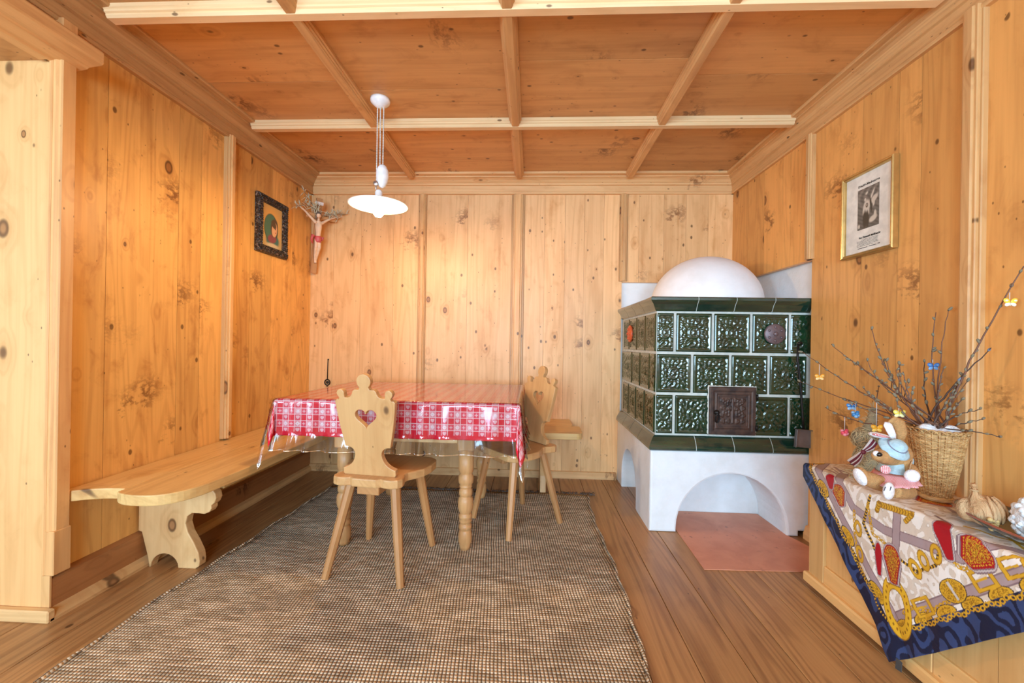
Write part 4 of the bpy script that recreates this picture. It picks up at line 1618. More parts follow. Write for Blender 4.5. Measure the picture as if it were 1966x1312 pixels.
# iron hook hanging on the back wall
hk = empty('wall_hook', (-1.64, YB - .01, .80), 0, 'thin iron pull with a ring hanging on the back wall above the table corner', 'hook')
m = MB()
m.tube([(-1.640, YB - .006, .895), (-1.640, YB - .010, .84), (-1.642, YB - .010, .735)], .0035, 6)
m.ball((-1.640, YB - .004, .897), .006, 10, 6)
m.build('rod', M['iron'], hk)
m = MB()
m.tube([(-1.642 + .021 * math.sin(q), YB - .010, .712 + .023 * math.cos(q)) for q in np.linspace(0, 2 * PI, 25)], .0048, 6, cap=False)
m.ball((-1.642, YB - .008, .712), (.012, .006, .012), 12, 8)
m.tube([(-1.642, YB - .010, .690), (-1.643, YB - .010, .672)], .0035, 6)
m.build('ring', M['iron'], hk)

# ================================================================== CHEST
CX, CY1, CY0, CT = 1.250, 1.868, .50, .535
chest = empty('blanket_chest', (1.39, 1.2, 0), 0, 'low pale pine chest against the right wall under the patterned scarf', 'chest')
m = MB()
for a, b in ((CY0, .85), (.85, 1.15), (1.15, 1.47), (1.47, CY1 - .01)):
    m.box(CX + .012, CX + .03, a, b - .002, .05, CT - .03, bev=0)
m.box(CX + .012, XR - .012, CY1 - .025, CY1 - .006, .05, CT - .03)
m.box(XR - .03, XR - .011, CY0, CY1 - .01, .05, CT - .03)
m.box(CX + .012, XR - .012, CY0, CY0 + .02, .05, CT - .03)
m.build('body', M['chest'], chest)
m = MB()
m.box(CX, CX + .020, CY1 - .085, CY1, .03, CT - .028)
m.box(CX, CX + .020, 1.315, 1.395, .03, CT - .028)
m.box(CX, CX + .020, .74, .82, .03, CT - .028)
m.box(CX, CX + .020, CY0, CY0 + .08, .03, CT - .028)
for a, b in ((CY0 + .08, .74), (.82, 1.315), (1.395, CY1 - .085)):
    m.box(CX + .001, CX + .0195, a + .0008, b - .0008, .05, .135, axis=1)
    m.box(CX + .001, CX + .0195, a + .0008, b - .0008, CT - .10, CT - .028, axis=1)
m.box(CX, XR - .012, CY1 - .006, CY1 + .004, .03, CT - .028, bev=.002)
m.build('front_frame', M['chest'], chest)
m = MB()
m.box(CX - .018, XR - .012, CY0 - .01, CY1 + .018, .018, .062, axis=1, bev=.006)
m.build('plinth', M['chest'], chest)
dark_foot = flat('dark_foot', (.05, .035, .025), .6)
for y in (CY0 + .05, CY1 - .04):
    for x in (CX + .025, XR - .05):
        m = MB()
        m.lathe([(.018, 0), (.022, .010), (.018, .0185)], (x, y, 0), 16)
        m.build('foot', dark_foot, chest)
m = MB()
for a, b in ((CX - .012, 1.39), (1.3908, XR - .012)):
    m.box(a, b, CY0 - .012, CY1 + .004, CT - .028, CT, axis=1, bev=.005, tone=.5)
m.build('lid', M['chest'], chest)

# ------------------------------------------------------------------ scarf
N_ = 470
W_ = .90
A_, B_ = np.meshgrid(np.linspace(0, W_, N_), np.linspace(0, W_, N_), indexing='ij')   # distances from the two hems that meet at the hanging corner
S_ = .018 + (B_ * -1 + A_) / math.sqrt(2) * -1
S_ = .018 + (B_ - A_) / math.sqrt(2)
Hh = .016 + (A_ + B_) / math.sqrt(2)
zt = CT + .004
FX = CX - .022
fold = np.clip((zt - Hh) / .5, 0, 1)
ripple = .0045 * np.sin(S_ * 34 + 2 * np.sin(Hh * 9)) * fold + .004 * np.sin(S_ * 15 + Hh * 21) * fold
Xp = np.where(Hh < zt, FX - .003 - np.abs(ripple) - .012 * np.clip((.09 - Hh) / .05, 0, 1), FX + (Hh - zt))
Zp = np.where(Hh < zt, Hh, zt + .0015 + .0022 * np.sin(S_ * 40 + Hh * 31) ** 2)
rr_ = np.clip(1 - np.abs(Hh - zt) / .012, 0, 1)
Xp += rr_ ** 2 * .003
Zp -= rr_ ** 2 * .003
Yp = 1.430 - S_
exc = np.clip(Yp - (CY1 + .012), 0, None)
topm = Hh >= zt
Yp = np.where(exc > 0, CY1 + .012 + exc * .12, Yp)
Zp = np.where((exc > 0) & topm, Zp - exc * .95, Zp)
Zp = np.where((exc > 0) & ~topm, Zp - exc * .75, Zp)
Xp = np.where((exc > 0) & ~topm, Xp + exc * .2, Xp)
cream, beige = np.array((.92, .86, .78)), np.array((.73, .62, .50))


def vnoise(x, y, s=0):
    return (np.sin(x * 1.0 + 1.7 * np.sin(y * .9 + s) + s * 2.1) + np.sin(y * 1.1 + 1.9 * np.sin(x * .8 - s)) + np.sin((x + y) * .7 + 1.3 * np.sin((x - y) * 1.2 + s))) / 3


sw = vnoise(A_ * 44, B_ * 44, .4) + .25 * vnoise(A_ * 120, B_ * 120, .9)
sw2 = vnoise(A_ * 210, B_ * 190, 1.7)
tint = np.where((np.sin(sw * 7) > .15)[..., None], beige, cream)
tint = np.where((np.abs(np.sin(sw * 7) - .15) < .10)[..., None], beige * .86, tint)
navy, navy2 = np.array((.010, .016, .045)), np.array((.035, .062, .165))
hem_d = np.minimum(np.minimum(A_, B_), np.minimum(W_ - A_, W_ - B_))
nv = np.where((np.sin(vnoise(A_ * 42, B_ * 42, 2.2) * 7 + .8 * vnoise(A_ * 110, B_ * 110, .2)) > 0)[..., None], navy2, navy)
GOLD, GOLD2, MAUVE, MAUVE2, CRIM, DARK = (.72, .40, .03), (.36, .17, .015), (.42, .31, .31), (.26, .17, .18), (.42, .010, .018), (.05, .03, .025)


def paint(mask, c):
    global tint
    tint = np.where(mask[..., None], np.array(c), tint)


def seg_d(p, q):
    (x0, y0), (x1, y1) = p, q
    dx, dy = x1 - x0, y1 - y0
    t = np.clip(((S_ - x0) * dx + (Hh - y0) * dy) / (dx * dx + dy * dy), 0, 1)
    return np.hypot(S_ - x0 - t * dx, Hh - y0 - t * dy), t * math.hypot(dx, dy)


def poly(pts, w, c, edge=None, ew=.003, dash=None, dc=None):
    L = 0
    D = np.full_like(S_, 9.0)
    T = np.zeros_like(S_)
    for p, q in zip(pts[:-1], pts[1:]):
        d, t = seg_d(p, q)
        near = d < D
        D = np.where(near, d, D)
        T = np.where(near, t + L, T)
        L += math.hypot(q[0] - p[0], q[1] - p[1])
    if edge is not None:
        paint(D < w + ew, edge)
    paint(D < w, c)
    if dash:
        paint((D < w) & (np.sin(T * 2 * PI / dash + D * 300) > .2), dc)
    return D, T


def chain(pts, c=GOLD, w=.0065, link=.017):
    D, T = poly(pts, .0, DARK)
    ph = (T % link) / link - .5
    ring = np.abs(np.hypot(D / w, ph * 2 / .95) - .8)
    paint((D < w) & (ring < .36), GOLD2)
    paint((D < w) & (ring < .22), c)


def ell_m(cx, cy, rx, ry, ang=0):
    ca, sa = math.cos(ang), math.sin(ang)
    a, b = (S_ - cx) * ca + (Hh - cy) * sa, -(S_ - cx) * sa + (Hh - cy) * ca
    return np.hypot(a / rx, b / ry), a / rx, b / ry


def shield(cx, cy, rx, ry, ang, inner=True):
    d, a, b = ell_m(cx, cy, rx, ry, ang)
    f_ = np.maximum(np.abs(a) ** 2.2 + np.abs(b) ** 2.6, (np.abs(a) * 1.15 - b * .55))
    paint(f_ < 1.28, MAUVE2)
    paint(f_ < 1.16, (.60, .52, .50))
    paint(f_ < 1.04, MAUVE2)
    paint(f_ < .95, CRIM)
    if inner:
        paint((f_ < .80) & (f_ > .70) & (np.sin(np.arctan2(b, a) * 26) > -.3), GOLD)
        o = vnoise(a * 9, b * 9, 3.1)
        paint((f_ < .62) & (np.abs(np.sin(o * 7)) > .55), GOLD)
        paint((f_ < .62) & (np.abs(np.sin(o * 7)) > .9), GOLD2)


# straps and chains
bd = .074
k_ = math.sqrt(.5)


def ab(a, b):
    """hem distances to strap coordinates"""
    return (.018 + (b - a) * k_, .016 + (a + b) * k_)


poly([ab(bd + .03, bd + .02), ab(bd + .03, .80)], .013, MAUVE, MAUVE2)
poly([ab(bd + .02, bd + .03), ab(.80, bd + .03)], .013, MAUVE, MAUVE2)
poly([(-.30, .60), (-.165, .457), (-.029, .435), (.084, .451), (.22, .47), (.34, .60)], .013, MAUVE, MAUVE2)
poly([(.019, .515), (.015, .40), (.01, .33)], .012, MAUVE, MAUVE2)
poly([(-.09, .53), (-.115, .42), (-.05, .33)], .006, DARK, None, 0, .012, GOLD)
poly([(.02, .37), (.09, .36), (.15, .41), (.17, .50)], .005, DARK, None, 0, .011, GOLD)
chain([(-.16, .45), (-.155, .36), (-.13, .25), (-.12, .20)])
chain([(-.10, .50), (-.075, .40), (-.02, .39)])
chain([(.16, .47), (.22, .44), (.27, .47)])
chain([(.05, .20), (.075, .235), (.14, .265), (.19, .33)])
for i in range(9):
    a = bd + .05 + i * .095
    s0, h0 = ab(bd + .004, a)
    d, p_, q_ = ell_m(s0, h0, .034, .017, -PI / 4 * -1)
    paint(d < 1.1, DARK)
    paint(d < 1, GOLD)
    paint((d < .8) & (np.sin(vnoise(p_ * 8, q_ * 8, i) * 8) > .2), GOLD2)
    s0, h0 = ab(a + .06, bd + .010)
    d, p_, q_ = ell_m(s0, h0, .036, .019, -PI / 4) if i % 2 == 0 else (np.full_like(S_, 9.), S_, S_)
    paint(d < 1.1, DARK)
    paint(d < 1, GOLD)
    paint((d < .8) & (np.sin(vnoise(p_ * 8, q_ * 8, i) * 8) > .2), GOLD2)
# navy border over everything, then the trims that overlap it
fm = hem_d < bd
tint = np.where(fm[..., None], nv, tint)
chain([ab(bd - .004 - .008 * (i % 2), bd + .02 + i * .03) for i in range(26)], w=.006)
chain([ab(bd + .10 + i * .03, bd - .004 - .010 * math.sin(i * 1.1) ** 2) for i in range(22)], w=.0065)
D, T = poly([ab(bd + .02 + i * .02, bd + .004 - .022 * abs(math.sin(i * .55))) for i in range(30)], .004, DARK, None, 0, .010, GOLD)
for cx, cy, an_ in ((.113, .262, .75), (.277, .443, .75), (.345, .515, .7), (.20, .365, .75)):
    d, p_, q_ = ell_m(cx, cy, .036, .026, an_)
    f_ = np.maximum(np.abs(p_), np.abs(q_))
    if abs(cx - .2) < .01:
        paint(d < 1.2, DARK)
        paint(d < 1.12, GOLD)
        paint((d < 1) & (np.sin(vnoise(p_ * 8, q_ * 8, cx * 9) * 9) > .1), GOLD2)
        paint((np.abs(p_) < .12) & (np.abs(q_) < .9), (.6, .55, .5))
    else:
        paint((f_ < 1) & (f_ > .62), GOLD2)
        paint((f_ < .95) & (f_ > .68), GOLD)
        paint((np.abs(q_) < .10) & (p_ > -.8) & (p_ < .4), GOLD)
shield(.005, .335, .034, .062, .12)
shield(-.048, .325, .014, .055, .1, False)
shield(.255, .500, .050, .042, -.5)
shield(.172, .505, .026, .060, .35, False)
shield(-.235, .478, .034, .042, .35)
shield(-.285, .515, .024, .030, .2, False)
shield(-.02, .68, .05, .04, .2)
shield(.20, .72, .05, .04, -.3)
# T-shaped stirrup buckle, snaffle
for p, q, w in (((-.052, .515), (.068, .530), .009), ((-.052, .519), (-.06, .49), .007), ((.07, .528), (.05, .50), .006)):
    poly([p, q], w, GOLD, GOLD2, .002, .010, GOLD2)
for cx, cy, an_ in ((.085, .365, .6), (.112, .405, .5), (.15, .445, .2), (-.13, .30, .3), (-.14, .39, .2)):
    d, p_, q_ = ell_m(cx, cy, .016, .026, an_)
    paint(np.abs(d - .85) < .34, GOLD2)
    paint(np.abs(d - .85) < .22, GOLD)
# horseshoe
d, p_, q_ = ell_m(.026, .205, .052, .090, .22)
hs = (np.abs(d - .82) < .20) & ~((q_ > .72) & (np.abs(p_) < .55))
paint((np.abs(d - .82) < .24) & ~((q_ > .76) & (np.abs(p_) < .5)), GOLD2)
paint(hs, (.80, .46, .03))
paint(hs & (np.abs(d - .82) < .05) & (np.sin(np.arctan2(q_, p_) * 22) > .3), (.30, .12, .01))
# loose strokes on the part lying flat
rs = np.random.default_rng(5)
for i in range(46):
    s0, h0 = rs.uniform(-.42, .75), rs.uniform(.56, .86)
    L, an_ = rs.uniform(.05, .16), rs.uniform(-.5, .5)
    c_ = [GOLD, MAUVE, MAUVE2, (.85, .84, .85), GOLD][i % 5]
    d, t_ = seg_d((s0, h0), (s0 + L * math.cos(an_), h0 + L * math.sin(an_)))
    paint((d < rs.uniform(.0025, .006)), c_)

keep = (Xp < XR - .016)
m = MB()
m.grid(np.stack([Xp, Yp, Zp], -1))
m.f = [f for f in m.f if all(keep.flat[i] for i in f)]
m.s = [True] * len(m.f)
m.mi = [0] * len(m.f)
k = NT('printed_satin')
tc = k.attr('tint').outputs['Color']
k.bsdf(tc, .45, k.bump(k.noise(k.obj(), 26, 3), .25, .01), Specular_IOR_Level=.35)
scarf = m.build('silk_scarf', k.m, None, cols=tint.reshape(-1, 3))
s = scarf.modifiers.new('t', 'SOLIDIFY')
s.thickness = .0015
s.offset = 0
tag(scarf, 'square scarf with navy border and gold horse tack print spread over the chest', 'scarf')
m = MB()
p = Vector((FX - .022, 1.386, .052))
m.add([p, p + Vector((0, -.022, .0)), p + Vector((-.004, -.024, -.030)), p + Vector((-.004, -.002, -.034)), p + Vector((.001, 0, 0)), p + Vector((.001, -.022, 0)), p + Vector((-.003, -.024, -.030)), p + Vector((-.003, -.002, -.034))],
      [(0, 1, 2, 3), (7, 6, 5, 4), (0, 3, 7, 4), (1, 5, 6, 2), (0, 4, 5, 1), (3, 2, 6, 7)])
m.build('care_tag', flat('dark_label', (.06, .065, .065), .6), scarf)

# ================================================================== BASKET, BRANCHES
BX, BY, BZ = 1.402, 1.470, zt + .006
basket = empty('wicker_basket', (BX, BY, BZ), 0, 'tall tapered wicker basket on the chest holding pussy willow', 'basket')
k = NT('wicker')
x, y, z = k.xyz(k.obj())
n = k.noise(k.comb(k.math('MULTIPLY', x, 40), k.math('MULTIPLY', y, 40), k.math('MULTIPLY', z, 160)), 1, 3)
k.bsdf(k.mix(k.ramp(n, .3, .72), (.62, .38, .155), (.36, .18, .06)), .5, None, Specular_IOR_Level=.4)
M['wicker'] = k.m
nth, nz = 252, 230
th = np.linspace(0, 2 * PI, nth, endpoint=False)
zz = np.linspace(0, 1, nz)
TH, Z_ = np.meshgrid(th, zz, indexing='ij')
Rb = .036 + .040 * Z_ ** .82
rows = 46
rid = np.floor(Z_ * rows)
rowp = np.abs(np.sin(Z_ * rows * PI)) ** .7
wv = np.cos(TH * 14 + rid * PI)
Rw = Rb + .0024 * wv * rowp + .0016 * rowp - .001 + .002 * np.sin(TH * 4 + 1) * Z_
Pz = BZ + .012 + Z_ * .225 + .004 * np.sin(TH * 3) * Z_ + .002 * np.sin(TH * 5 + rid)
m = MB()
m.grid(np.stack([BX + Rw * np.cos(TH), BY + Rw * np.sin(TH), Pz], -1), closed_u=True)
ob = m.build('woven_side', M['wicker'], basket)
m = MB()
for i in range(28):
    a = 2 * PI * i / 28
    m.tube([(BX + (.036 + .040 * t_ ** .82) * math.cos(a), BY + (.036 + .040 * t_ ** .82) * math.sin(a), BZ + .012 + t_ * .232) for t_ in np.linspace(0, 1, 8)], .003, 5)
m.build('stakes', M['wicker'], basket, kind='stuff')
m = MB()
for a0 in range(26):
    a = 2 * PI * a0 / 26
    pts = []
    for q in range(6):
        f_ = q / 5
        aa = a + f_ * .38
        pts.append((BX + (.077 + .003 * math.sin(f_ * PI)) * math.cos(aa), BY + (.077 + .003 * math.sin(f_ * PI)) * math.sin(aa), BZ + .232 + .012 * math.sin(f_ * PI)))
    m.tube(pts, .0032, 5)
m.build('rim', M['wicker'], basket)
m = MB()
m.lathe([(.0, 0), (.042, 0), (.045, .006), (.043, .012), (.036, .016), (0, .016)], (BX, BY, BZ), 40)
m.build('foot', M['wicker'], basket)
nap = MB()
for i in range(6):
    a = i * 1.05
    nap.ball((BX + .032 * math.cos(a), BY + .032 * math.sin(a), BZ + .222 + .012 * (i % 2)), (.030, .026, .026), 12, 8, Matrix.Rotation(a, 3, 'Z').to_4x4() @ Matrix.Rotation(.5, 4, 'X'))
k = NT('white_crumpled_linen')
v = k.obj()
n = k.noise(v, 38, 3, .6, 1.0)
k.bsdf(k.mix(k.ramp(n, .56, .62), (.80, .82, .84), (.35, .45, .58)), .8, k.bump(k.noise(v, 30, 3), .8, .02))
tag(remesh(nap.build('napkin', k.m), .004, 4), 'white crumpled napkin stuffed in the basket mouth round the stems', 'napkin')

bark = flat('red_brown_bark', (.165, .075, .045), .6, .2)
bark2 = flat('dark_bark', (.075, .042, .030), .65, .2)
catm = flat('silver_catkin', (.235, .20, .13), .85, .4, 300)
catb = flat('blue_grey_catkin', (.17, .24, .34), .85, .4, 300)
cat_mesh = {}


def catkin_mesh(mat):
    if mat.name not in cat_mesh:
        m = MB()
        m.ball((0, 0, .009), (.0058, .0058, .0108), 10, 7)
        m.ball((0, 0, .001), (.0038, .0038, .0035), 8, 5, mi=1)
        o = m.build('catkin', [mat, bark2])
        cat_mesh[mat.name] = o.data
        bpy.data.objects.remove(o)
    return cat_mesh[mat.name]


branches = []


def branch(mid, end, label, n_cat=7, r=.0032, mat=None, twigs=0, cmat=None, base=None):
    i = len(branches)
    a = i * 2.4
    b0 = Vector((BX + .014 * math.cos(a), BY + .014 * math.sin(a), BZ + .03))
    b1 = base or Vector((BX + .034 * math.cos(a), BY + .034 * math.sin(a), BZ + .240))
    t = empty('pussy_willow_branch', b1, 0, label, 'branch', 'pussy willow branches in the basket')
    path = [b0] + bez(b1, mid, end, 16)
    nP = len(path)
    m = MB()
    for j in range(2, nP - 1):
        path[j] = path[j] + Vector((random.uniform(-1, 1), random.uniform(-1, 1), random.uniform(-1, 1))) * .0022
    m.tube(path, [r * (1.15 - .75 * q / (nP - 1)) for q in range(nP)], 6)
    ends = []
    for w in range(twigs):
        s_ = path[int(nP * (.40 + .35 * w / max(1, twigs)))]
        d = (path[-1] - path[-4]).normalized()
        sd = Vector((random.uniform(-1, 1), random.uniform(-.5, .5), random.uniform(-.2, 1))).normalized()
        e_ = s_ + (d + sd * .8).normalized() * random.uniform(.06, .13)
        if e_.x > XR - .03:
            e_.x = XR - .03
        m.tube([s_, s_.lerp(e_, .5) + Vector((0, 0, .004)), e_], [r * .6, r * .5, r * .3], 5)
        ends.append((s_, e_))
    m.build('twig', mat or bark, t)
    data = catkin_mesh(cmat or catm)
    inv = ROOTM[t.name]
    spots = []
    for q in range(n_cat):
        f_ = 1 - (q / max(1, n_cat)) * .62
        j = min(nP - 2, max(1, int(f_ * (nP - 1)) - 1))
        spots.append((path[j].lerp(path[j + 1], random.random()), (path[j + 1] - path[j]).normalized()))
    for s_, e_ in ends:
        for f_ in (.6, .95):
            spots.append((s_.lerp(e_, f_), (e_ - s_).normalized()))
    for q, (p, d) in enumerate(spots):
        o = bpy.data.objects.new('catkin', data)
        sd = Vector((random.uniform(-1, 1), random.uniform(-1, 1), random.uniform(-.6, .9)))
        ax = (d * .9 + sd * .75).normalized()
        o.rotation_mode = 'QUATERNION'
        o.rotation_quaternion = Vector((0, 0, 1)).rotation_difference(ax)
        s = random.uniform(.55, .88)
        o.scale = (s, s, s)
        o.location = inv @ p
        if p.x > XR - .022:
            continue
        o.parent = t
        C.objects.link(o)
    branches.append(path)
    return t


branch(atX(1800, 790, 1.44), atX(1966, 511, 1.505), 'longest pussy willow branch reaching up past the wall batten to the right', 13, .0042)
branch(atX(1818, 745, 1.45), atX(1903, 668, 1.495), 'dark willow branch right of the longest one, tipped with two blue catkins', 2, .0034, bark2, 0, catb)
branch(atX(1778, 760, 1.47), atX(1797, 600, 1.49), 'tall upright willow branch with catkins stacked near its tip', 8, .003)
branch(atX(1800, 690, 1.47), atX(1821, 595, 1.50), 'slender bare-tipped willow branch beside the tallest upright one', 2, .0026)
branch(at(1700, 740, 1.60), at(1672, 628, 1.68), 'upright willow branch left of centre with its tip near the second board seam', 8, .0032, None, 2)
branch(at(1665, 720, 1.68), at(1596, 661, 1.80), 'long willow branch arching left with a thin bare tip', 5, .0032, None, 2)
branch(at(1660, 765, 1.68), at(1541, 676, 1.95), 'willow branch whose tip reaches the dark tiles and carries the orange butterfly', 10, .0034, None, 1)
branch(at(1640, 775, 1.68), at(1533, 732, 1.95), 'lower left willow branch reaching the stove below the orange butterfly', 8, .0028)
branch(at(1660, 830, 1.60), at(1584, 782, 1.80), 'lowest left willow branch carrying the pink ornament', 6, .0028)
branch(at(1745, 770, 1.52), at(1734, 714, 1.52), 'short upright willow twig with one large catkin above the yellow ornament', 4, .003)
branch(at(1690, 730, 1.60), at(1637, 695, 1.70), 'side reaching willow branch ending in a catkin cluster above the blue ornaments', 5, .0026, None, 1)
branch(at(1700, 715, 1.58), at(1731, 700, 1.56), 'bent willow twig crossing the middle of the bunch', 4, .0026)
branch(atX(1830, 795, 1.44), atX(1882, 786, 1.46), 'thin willow twig pointing level to the right, upper of a pair', 4, .0026, bark2)
branch(atX(1830, 815, 1.42), atX(1888, 805, 1.46), 'thin willow twig pointing level to the right, lower of a pair', 3, .0024, bark2)
branch(atX(1850, 825, 1.40), atX(1922, 839, 1.47), 'lowest right willow twig with a long bare end', 4, .0026, bark2)
branch(atX(1815, 770, 1.44), atX(1850, 720, 1.47), 'right leaning willow branch with a catkin cluster before the batten', 7, .003, None, 1)
branch(atX(1795, 765, 1.44), atX(1812, 705, 1.46), 'short stout willow branch right of centre with three catkins', 6, .0034)
branch(at(1720, 800, 1.50), at(1718, 745, 1.52), 'short willow branch above the rabbit ear with round catkins', 6, .003)
branch(at(1735, 800, 1.42), at(1752, 742, 1.42), 'short willow branch in front of the bunch with open catkins', 6, .003)
branch(at(1690, 790, 1.55), at(1658, 745, 1.60), 'willow branch low in the left half of the bunch', 7, .003, None, 1)
branch(atX(1822, 800, 1.38), atX(1848, 765, 1.42), 'short dark willow branch low in the right half of the bunch', 5, .003, bark2)


branch(at(1690, 760, 1.62), at(1664, 690, 1.66), 'thin willow twig just left of the middle of the bunch, leaning outward', 5, .0026, None, 1)
branch(at(1715, 745, 1.60), at(1700, 690, 1.62), 'thin willow twig above the middle of the bunch, nearly upright', 5, .0026, None, 1)
branch(at(1672, 800, 1.60), at(1620, 765, 1.72), 'willow twig above the two blue ornaments', 6, .0028, None, 1)
branch(atX(1770, 770, 1.46), atX(1775, 690, 1.49), 'willow twig right of the middle with paired catkins', 6, .003, bark2)
branch(atX(1810, 785, 1.40), atX(1835, 740, 1.44), 'stout willow twig leaning right in front of the batten foot', 6, .0034, bark2)


# ------------------------------------------------------------------ hanging ornaments
def proj(p):
    d = p - Vector((0, 0, HC))
    c, s = math.cos(YAW), math.sin(YAW)
    a, b = d.x * c + d.y * s, -d.x * s + d.y * c
    dx, dy = F * a / b, HOR - 656 - F * d.z / b
    return 983 + math.cos(ROLL) * dx - math.sin(ROLL) * dy, 656 + math.sin(ROLL) * dx + math.cos(ROLL) * dy


def hang_point(bi, px_):
    best = None
    for a, b in zip(branches[bi][2:-1], branches[bi][3:]):
        for q in range(6):
            p = a.lerp(b, q / 6)
            e = abs(proj(p)[0] - px_)
            if best is None or e < best[0]:
                best = (e, p)
    return best[1]


def ornament(kind, bi, px_, L, c1, c2, label):
    p = hang_point(bi, px_) + Vector((0, -.004, -.002))
    t = empty(kind, p - Vector((0, 0, L)), 0, label, 'ornament', 'ornaments hanging in the willow branches')
    m = MB()
    m.tube([p, p - Vector((0, 0, L))], .0009, 5)
    m.build('thread', flat('white_thread', (.75, .73, .70), .8), t)
    c = p - Vector((0, 0, L + .010))
    k1 = flat('ornament_colour', c1, .4)
    k2 = flat('ornament_second_colour', c2, .4)
    if 'butterfly' in kind:
        m = MB()
        m.tube([c + Vector((0, -.002, -.010)), c, c + Vector((0, .002, .011))], [.0016, .0026, .0016], 6)
        m.build('body', k2, t)
        for sx in (-1, 1):
            m = MB()
            m.ball(c + Vector((sx * .011, -.003, .005)), (.0115, .0022, .008), 12, 7, Matrix.Rotation(-sx * .5, 4, 'Y'), mi=0)
            m.ball(c + Vector((sx * .009, -.003, -.006)), (.009, .0022, .006), 12, 7, Matrix.Rotation(sx * .4, 4, 'Y'), mi=1)
            m.ball(c + Vector((sx * .013, -.005, .006)), (.005, .0012, .003), 10, 6, mi=1)
            m.build('wing', [k1, k2], t)
    else:
        m = MB()
        for i in range(9):
            a = i * 2.4
            m.ball(c + Vector((.0075 * math.cos(a), .0075 * math.sin(a), .010 - .0022 * i)), .0068, 10, 6, mi=i % 2)
        m.build('petals', [k1, k2], t)
    return t


ornament('butterfly_ornament', 0, 1936, .022, (.86, .62, .06), (.85, .82, .66), 'yellow and white butterfly hanging from the longest willow branch')
ornament('butterfly_ornament', 2, 1781, .016, (.04, .16, .42), (.16, .34, .60), 'blue butterfly on the upright willow branch by the wall')
ornament('butterfly_ornament', 6, 1573, .050, (.88, .36, .03), (.92, .62, .25), 'orange butterfly hanging in front of the wall next to the stove')
ornament('butterfly_ornament', 7, 1634, .012, (.05, .18, .42), (.30, .46, .62), 'upper of the two blue ornaments above the pink one')
ornament('flower_ornament', 7, 1641, .038, (.05, .22, .48), (.24, .42, .60), 'lower of the two blue ornaments above the pink one')
ornament('flower_ornament', 8, 1620, .055, (.72, .07, .12), (.82, .28, .32), 'round pink ornament hanging lowest in front of the straw figure')
ornament('butterfly_ornament', 19, 1682, .085, (.90, .40, .02), (.92, .58, .12), 'bright orange butterfly hanging just above the rabbit ears')
ornament('butterfly_ornament', 17, 1724, .020, (.85, .68, .10), (.88, .80, .40), 'yellow ornament in the middle of the willow bunch above the basket')

# ================================================================== PLUSH RABBIT
RY = 1.385


def A(x, y, dy=0.0):
    return at(x, y, RY + dy)


def pxm(n):
    return n * RY / F


plush = flat('tan_plush', (.52, .28, .105), .95, .5, 260)
whitep = flat('white_plush', (.84, .83, .84), .95, .4, 260)
bluec = flat('pale_blue_cotton', (.42, .58, .64), .85, .3, 120)
rab = empty('plush_rabbit', (A(1725, 955).x, RY, zt), 0, 'tan plush rabbit in a blue hat and striped skirt leaning on the basket', 'toy rabbit')
m = MB()
m.ball(A(1722, 915, .0), (pxm(24), .038, pxm(32)), 20, 14)
m.ball(A(1715, 872, -.005), (pxm(30), .040, pxm(25)), 20, 14)
m.tube([A(1705, 874, -.02), A(1690, 876, -.045), A(1684, 876, -.052)], [pxm(18), pxm(12), pxm(8)], 14)
m.ball(A(1684, 876, -.052), pxm(9), 12, 8)
m.tube([A(1710, 934, -.02), A(1682, 926, -.045), A(1656, 916, -.055)], [pxm(14), pxm(14), pxm(13)], 14)
m.ball(A(1652, 914, -.055), (pxm(9), .026, pxm(16)), 14, 10)
m.tube([A(1742, 943, -.005), A(1728, 943, -.06), A(1714, 943, -.085)], [pxm(14), pxm(14), pxm(12)], 14)
m.tube([A(1738, 893, -.02), A(1750, 903, -.05), A(1754, 911, -.065)], [pxm(9), pxm(10), pxm(10)], 12)
m.tube([A(1698, 895, .02), A(1690, 905, .03), A(1684, 912, .02)], [pxm(9), pxm(9), pxm(9)], 12)
remesh(m.build('body', plush, rab), .0035, 8)
m = MB()
rot = Matrix.Rotation(R(-35), 4, 'Y') @ Matrix.Rotation(R(30), 4, 'Z')
m.ball(A(1651, 916, -.068), (pxm(7), .021, pxm(16)), 16, 10, Matrix.Rotation(R(-22), 4, 'Y'))
o = m.build('sole', whitep, rab)
o['label'] = 'white sole of the outstretched foot'
m = MB()
m.ball(A(1706, 943, -.098), (pxm(14), .012, pxm(15)), 16, 10, Matrix.Rotation(R(30), 4, 'Z'))
for q in (-6, 5):
    m.tube([A(1706 + q, 935, -.112), A(1703 + q, 943, -.113)], .0012, 5, mi=1)
o = m.build('sole', [whitep, flat('grey_stitch', (.10, .10, .11), .8)], rab)
o['label'] = 'white stitched sole of the near foot'
m = MB()
m.ball(A(1751, 914, -.078), (pxm(12), .015, pxm(11)), 16, 10)
o = m.build('paw', whitep, rab)
o['label'] = 'white paw'
m = MB()
m.ball(A(1682, 871, -.060), (pxm(5), .008, pxm(5)), 10, 8)
m.build('muzzle', whitep, rab)
m = MB()
m.ball(A(1688, 873, -.066), (pxm(5), .007, pxm(4)), 12, 8)
m.build('nose', flat('black_bead', (.008, .007, .007), .2), rab)
m = MB()
m.tube([A(1698, 884, -.052), A(1699, 888, -.052)], .0014, 5)
m.build('mouth', flat('brown_stitch', (.08, .04, .02), .8), rab)
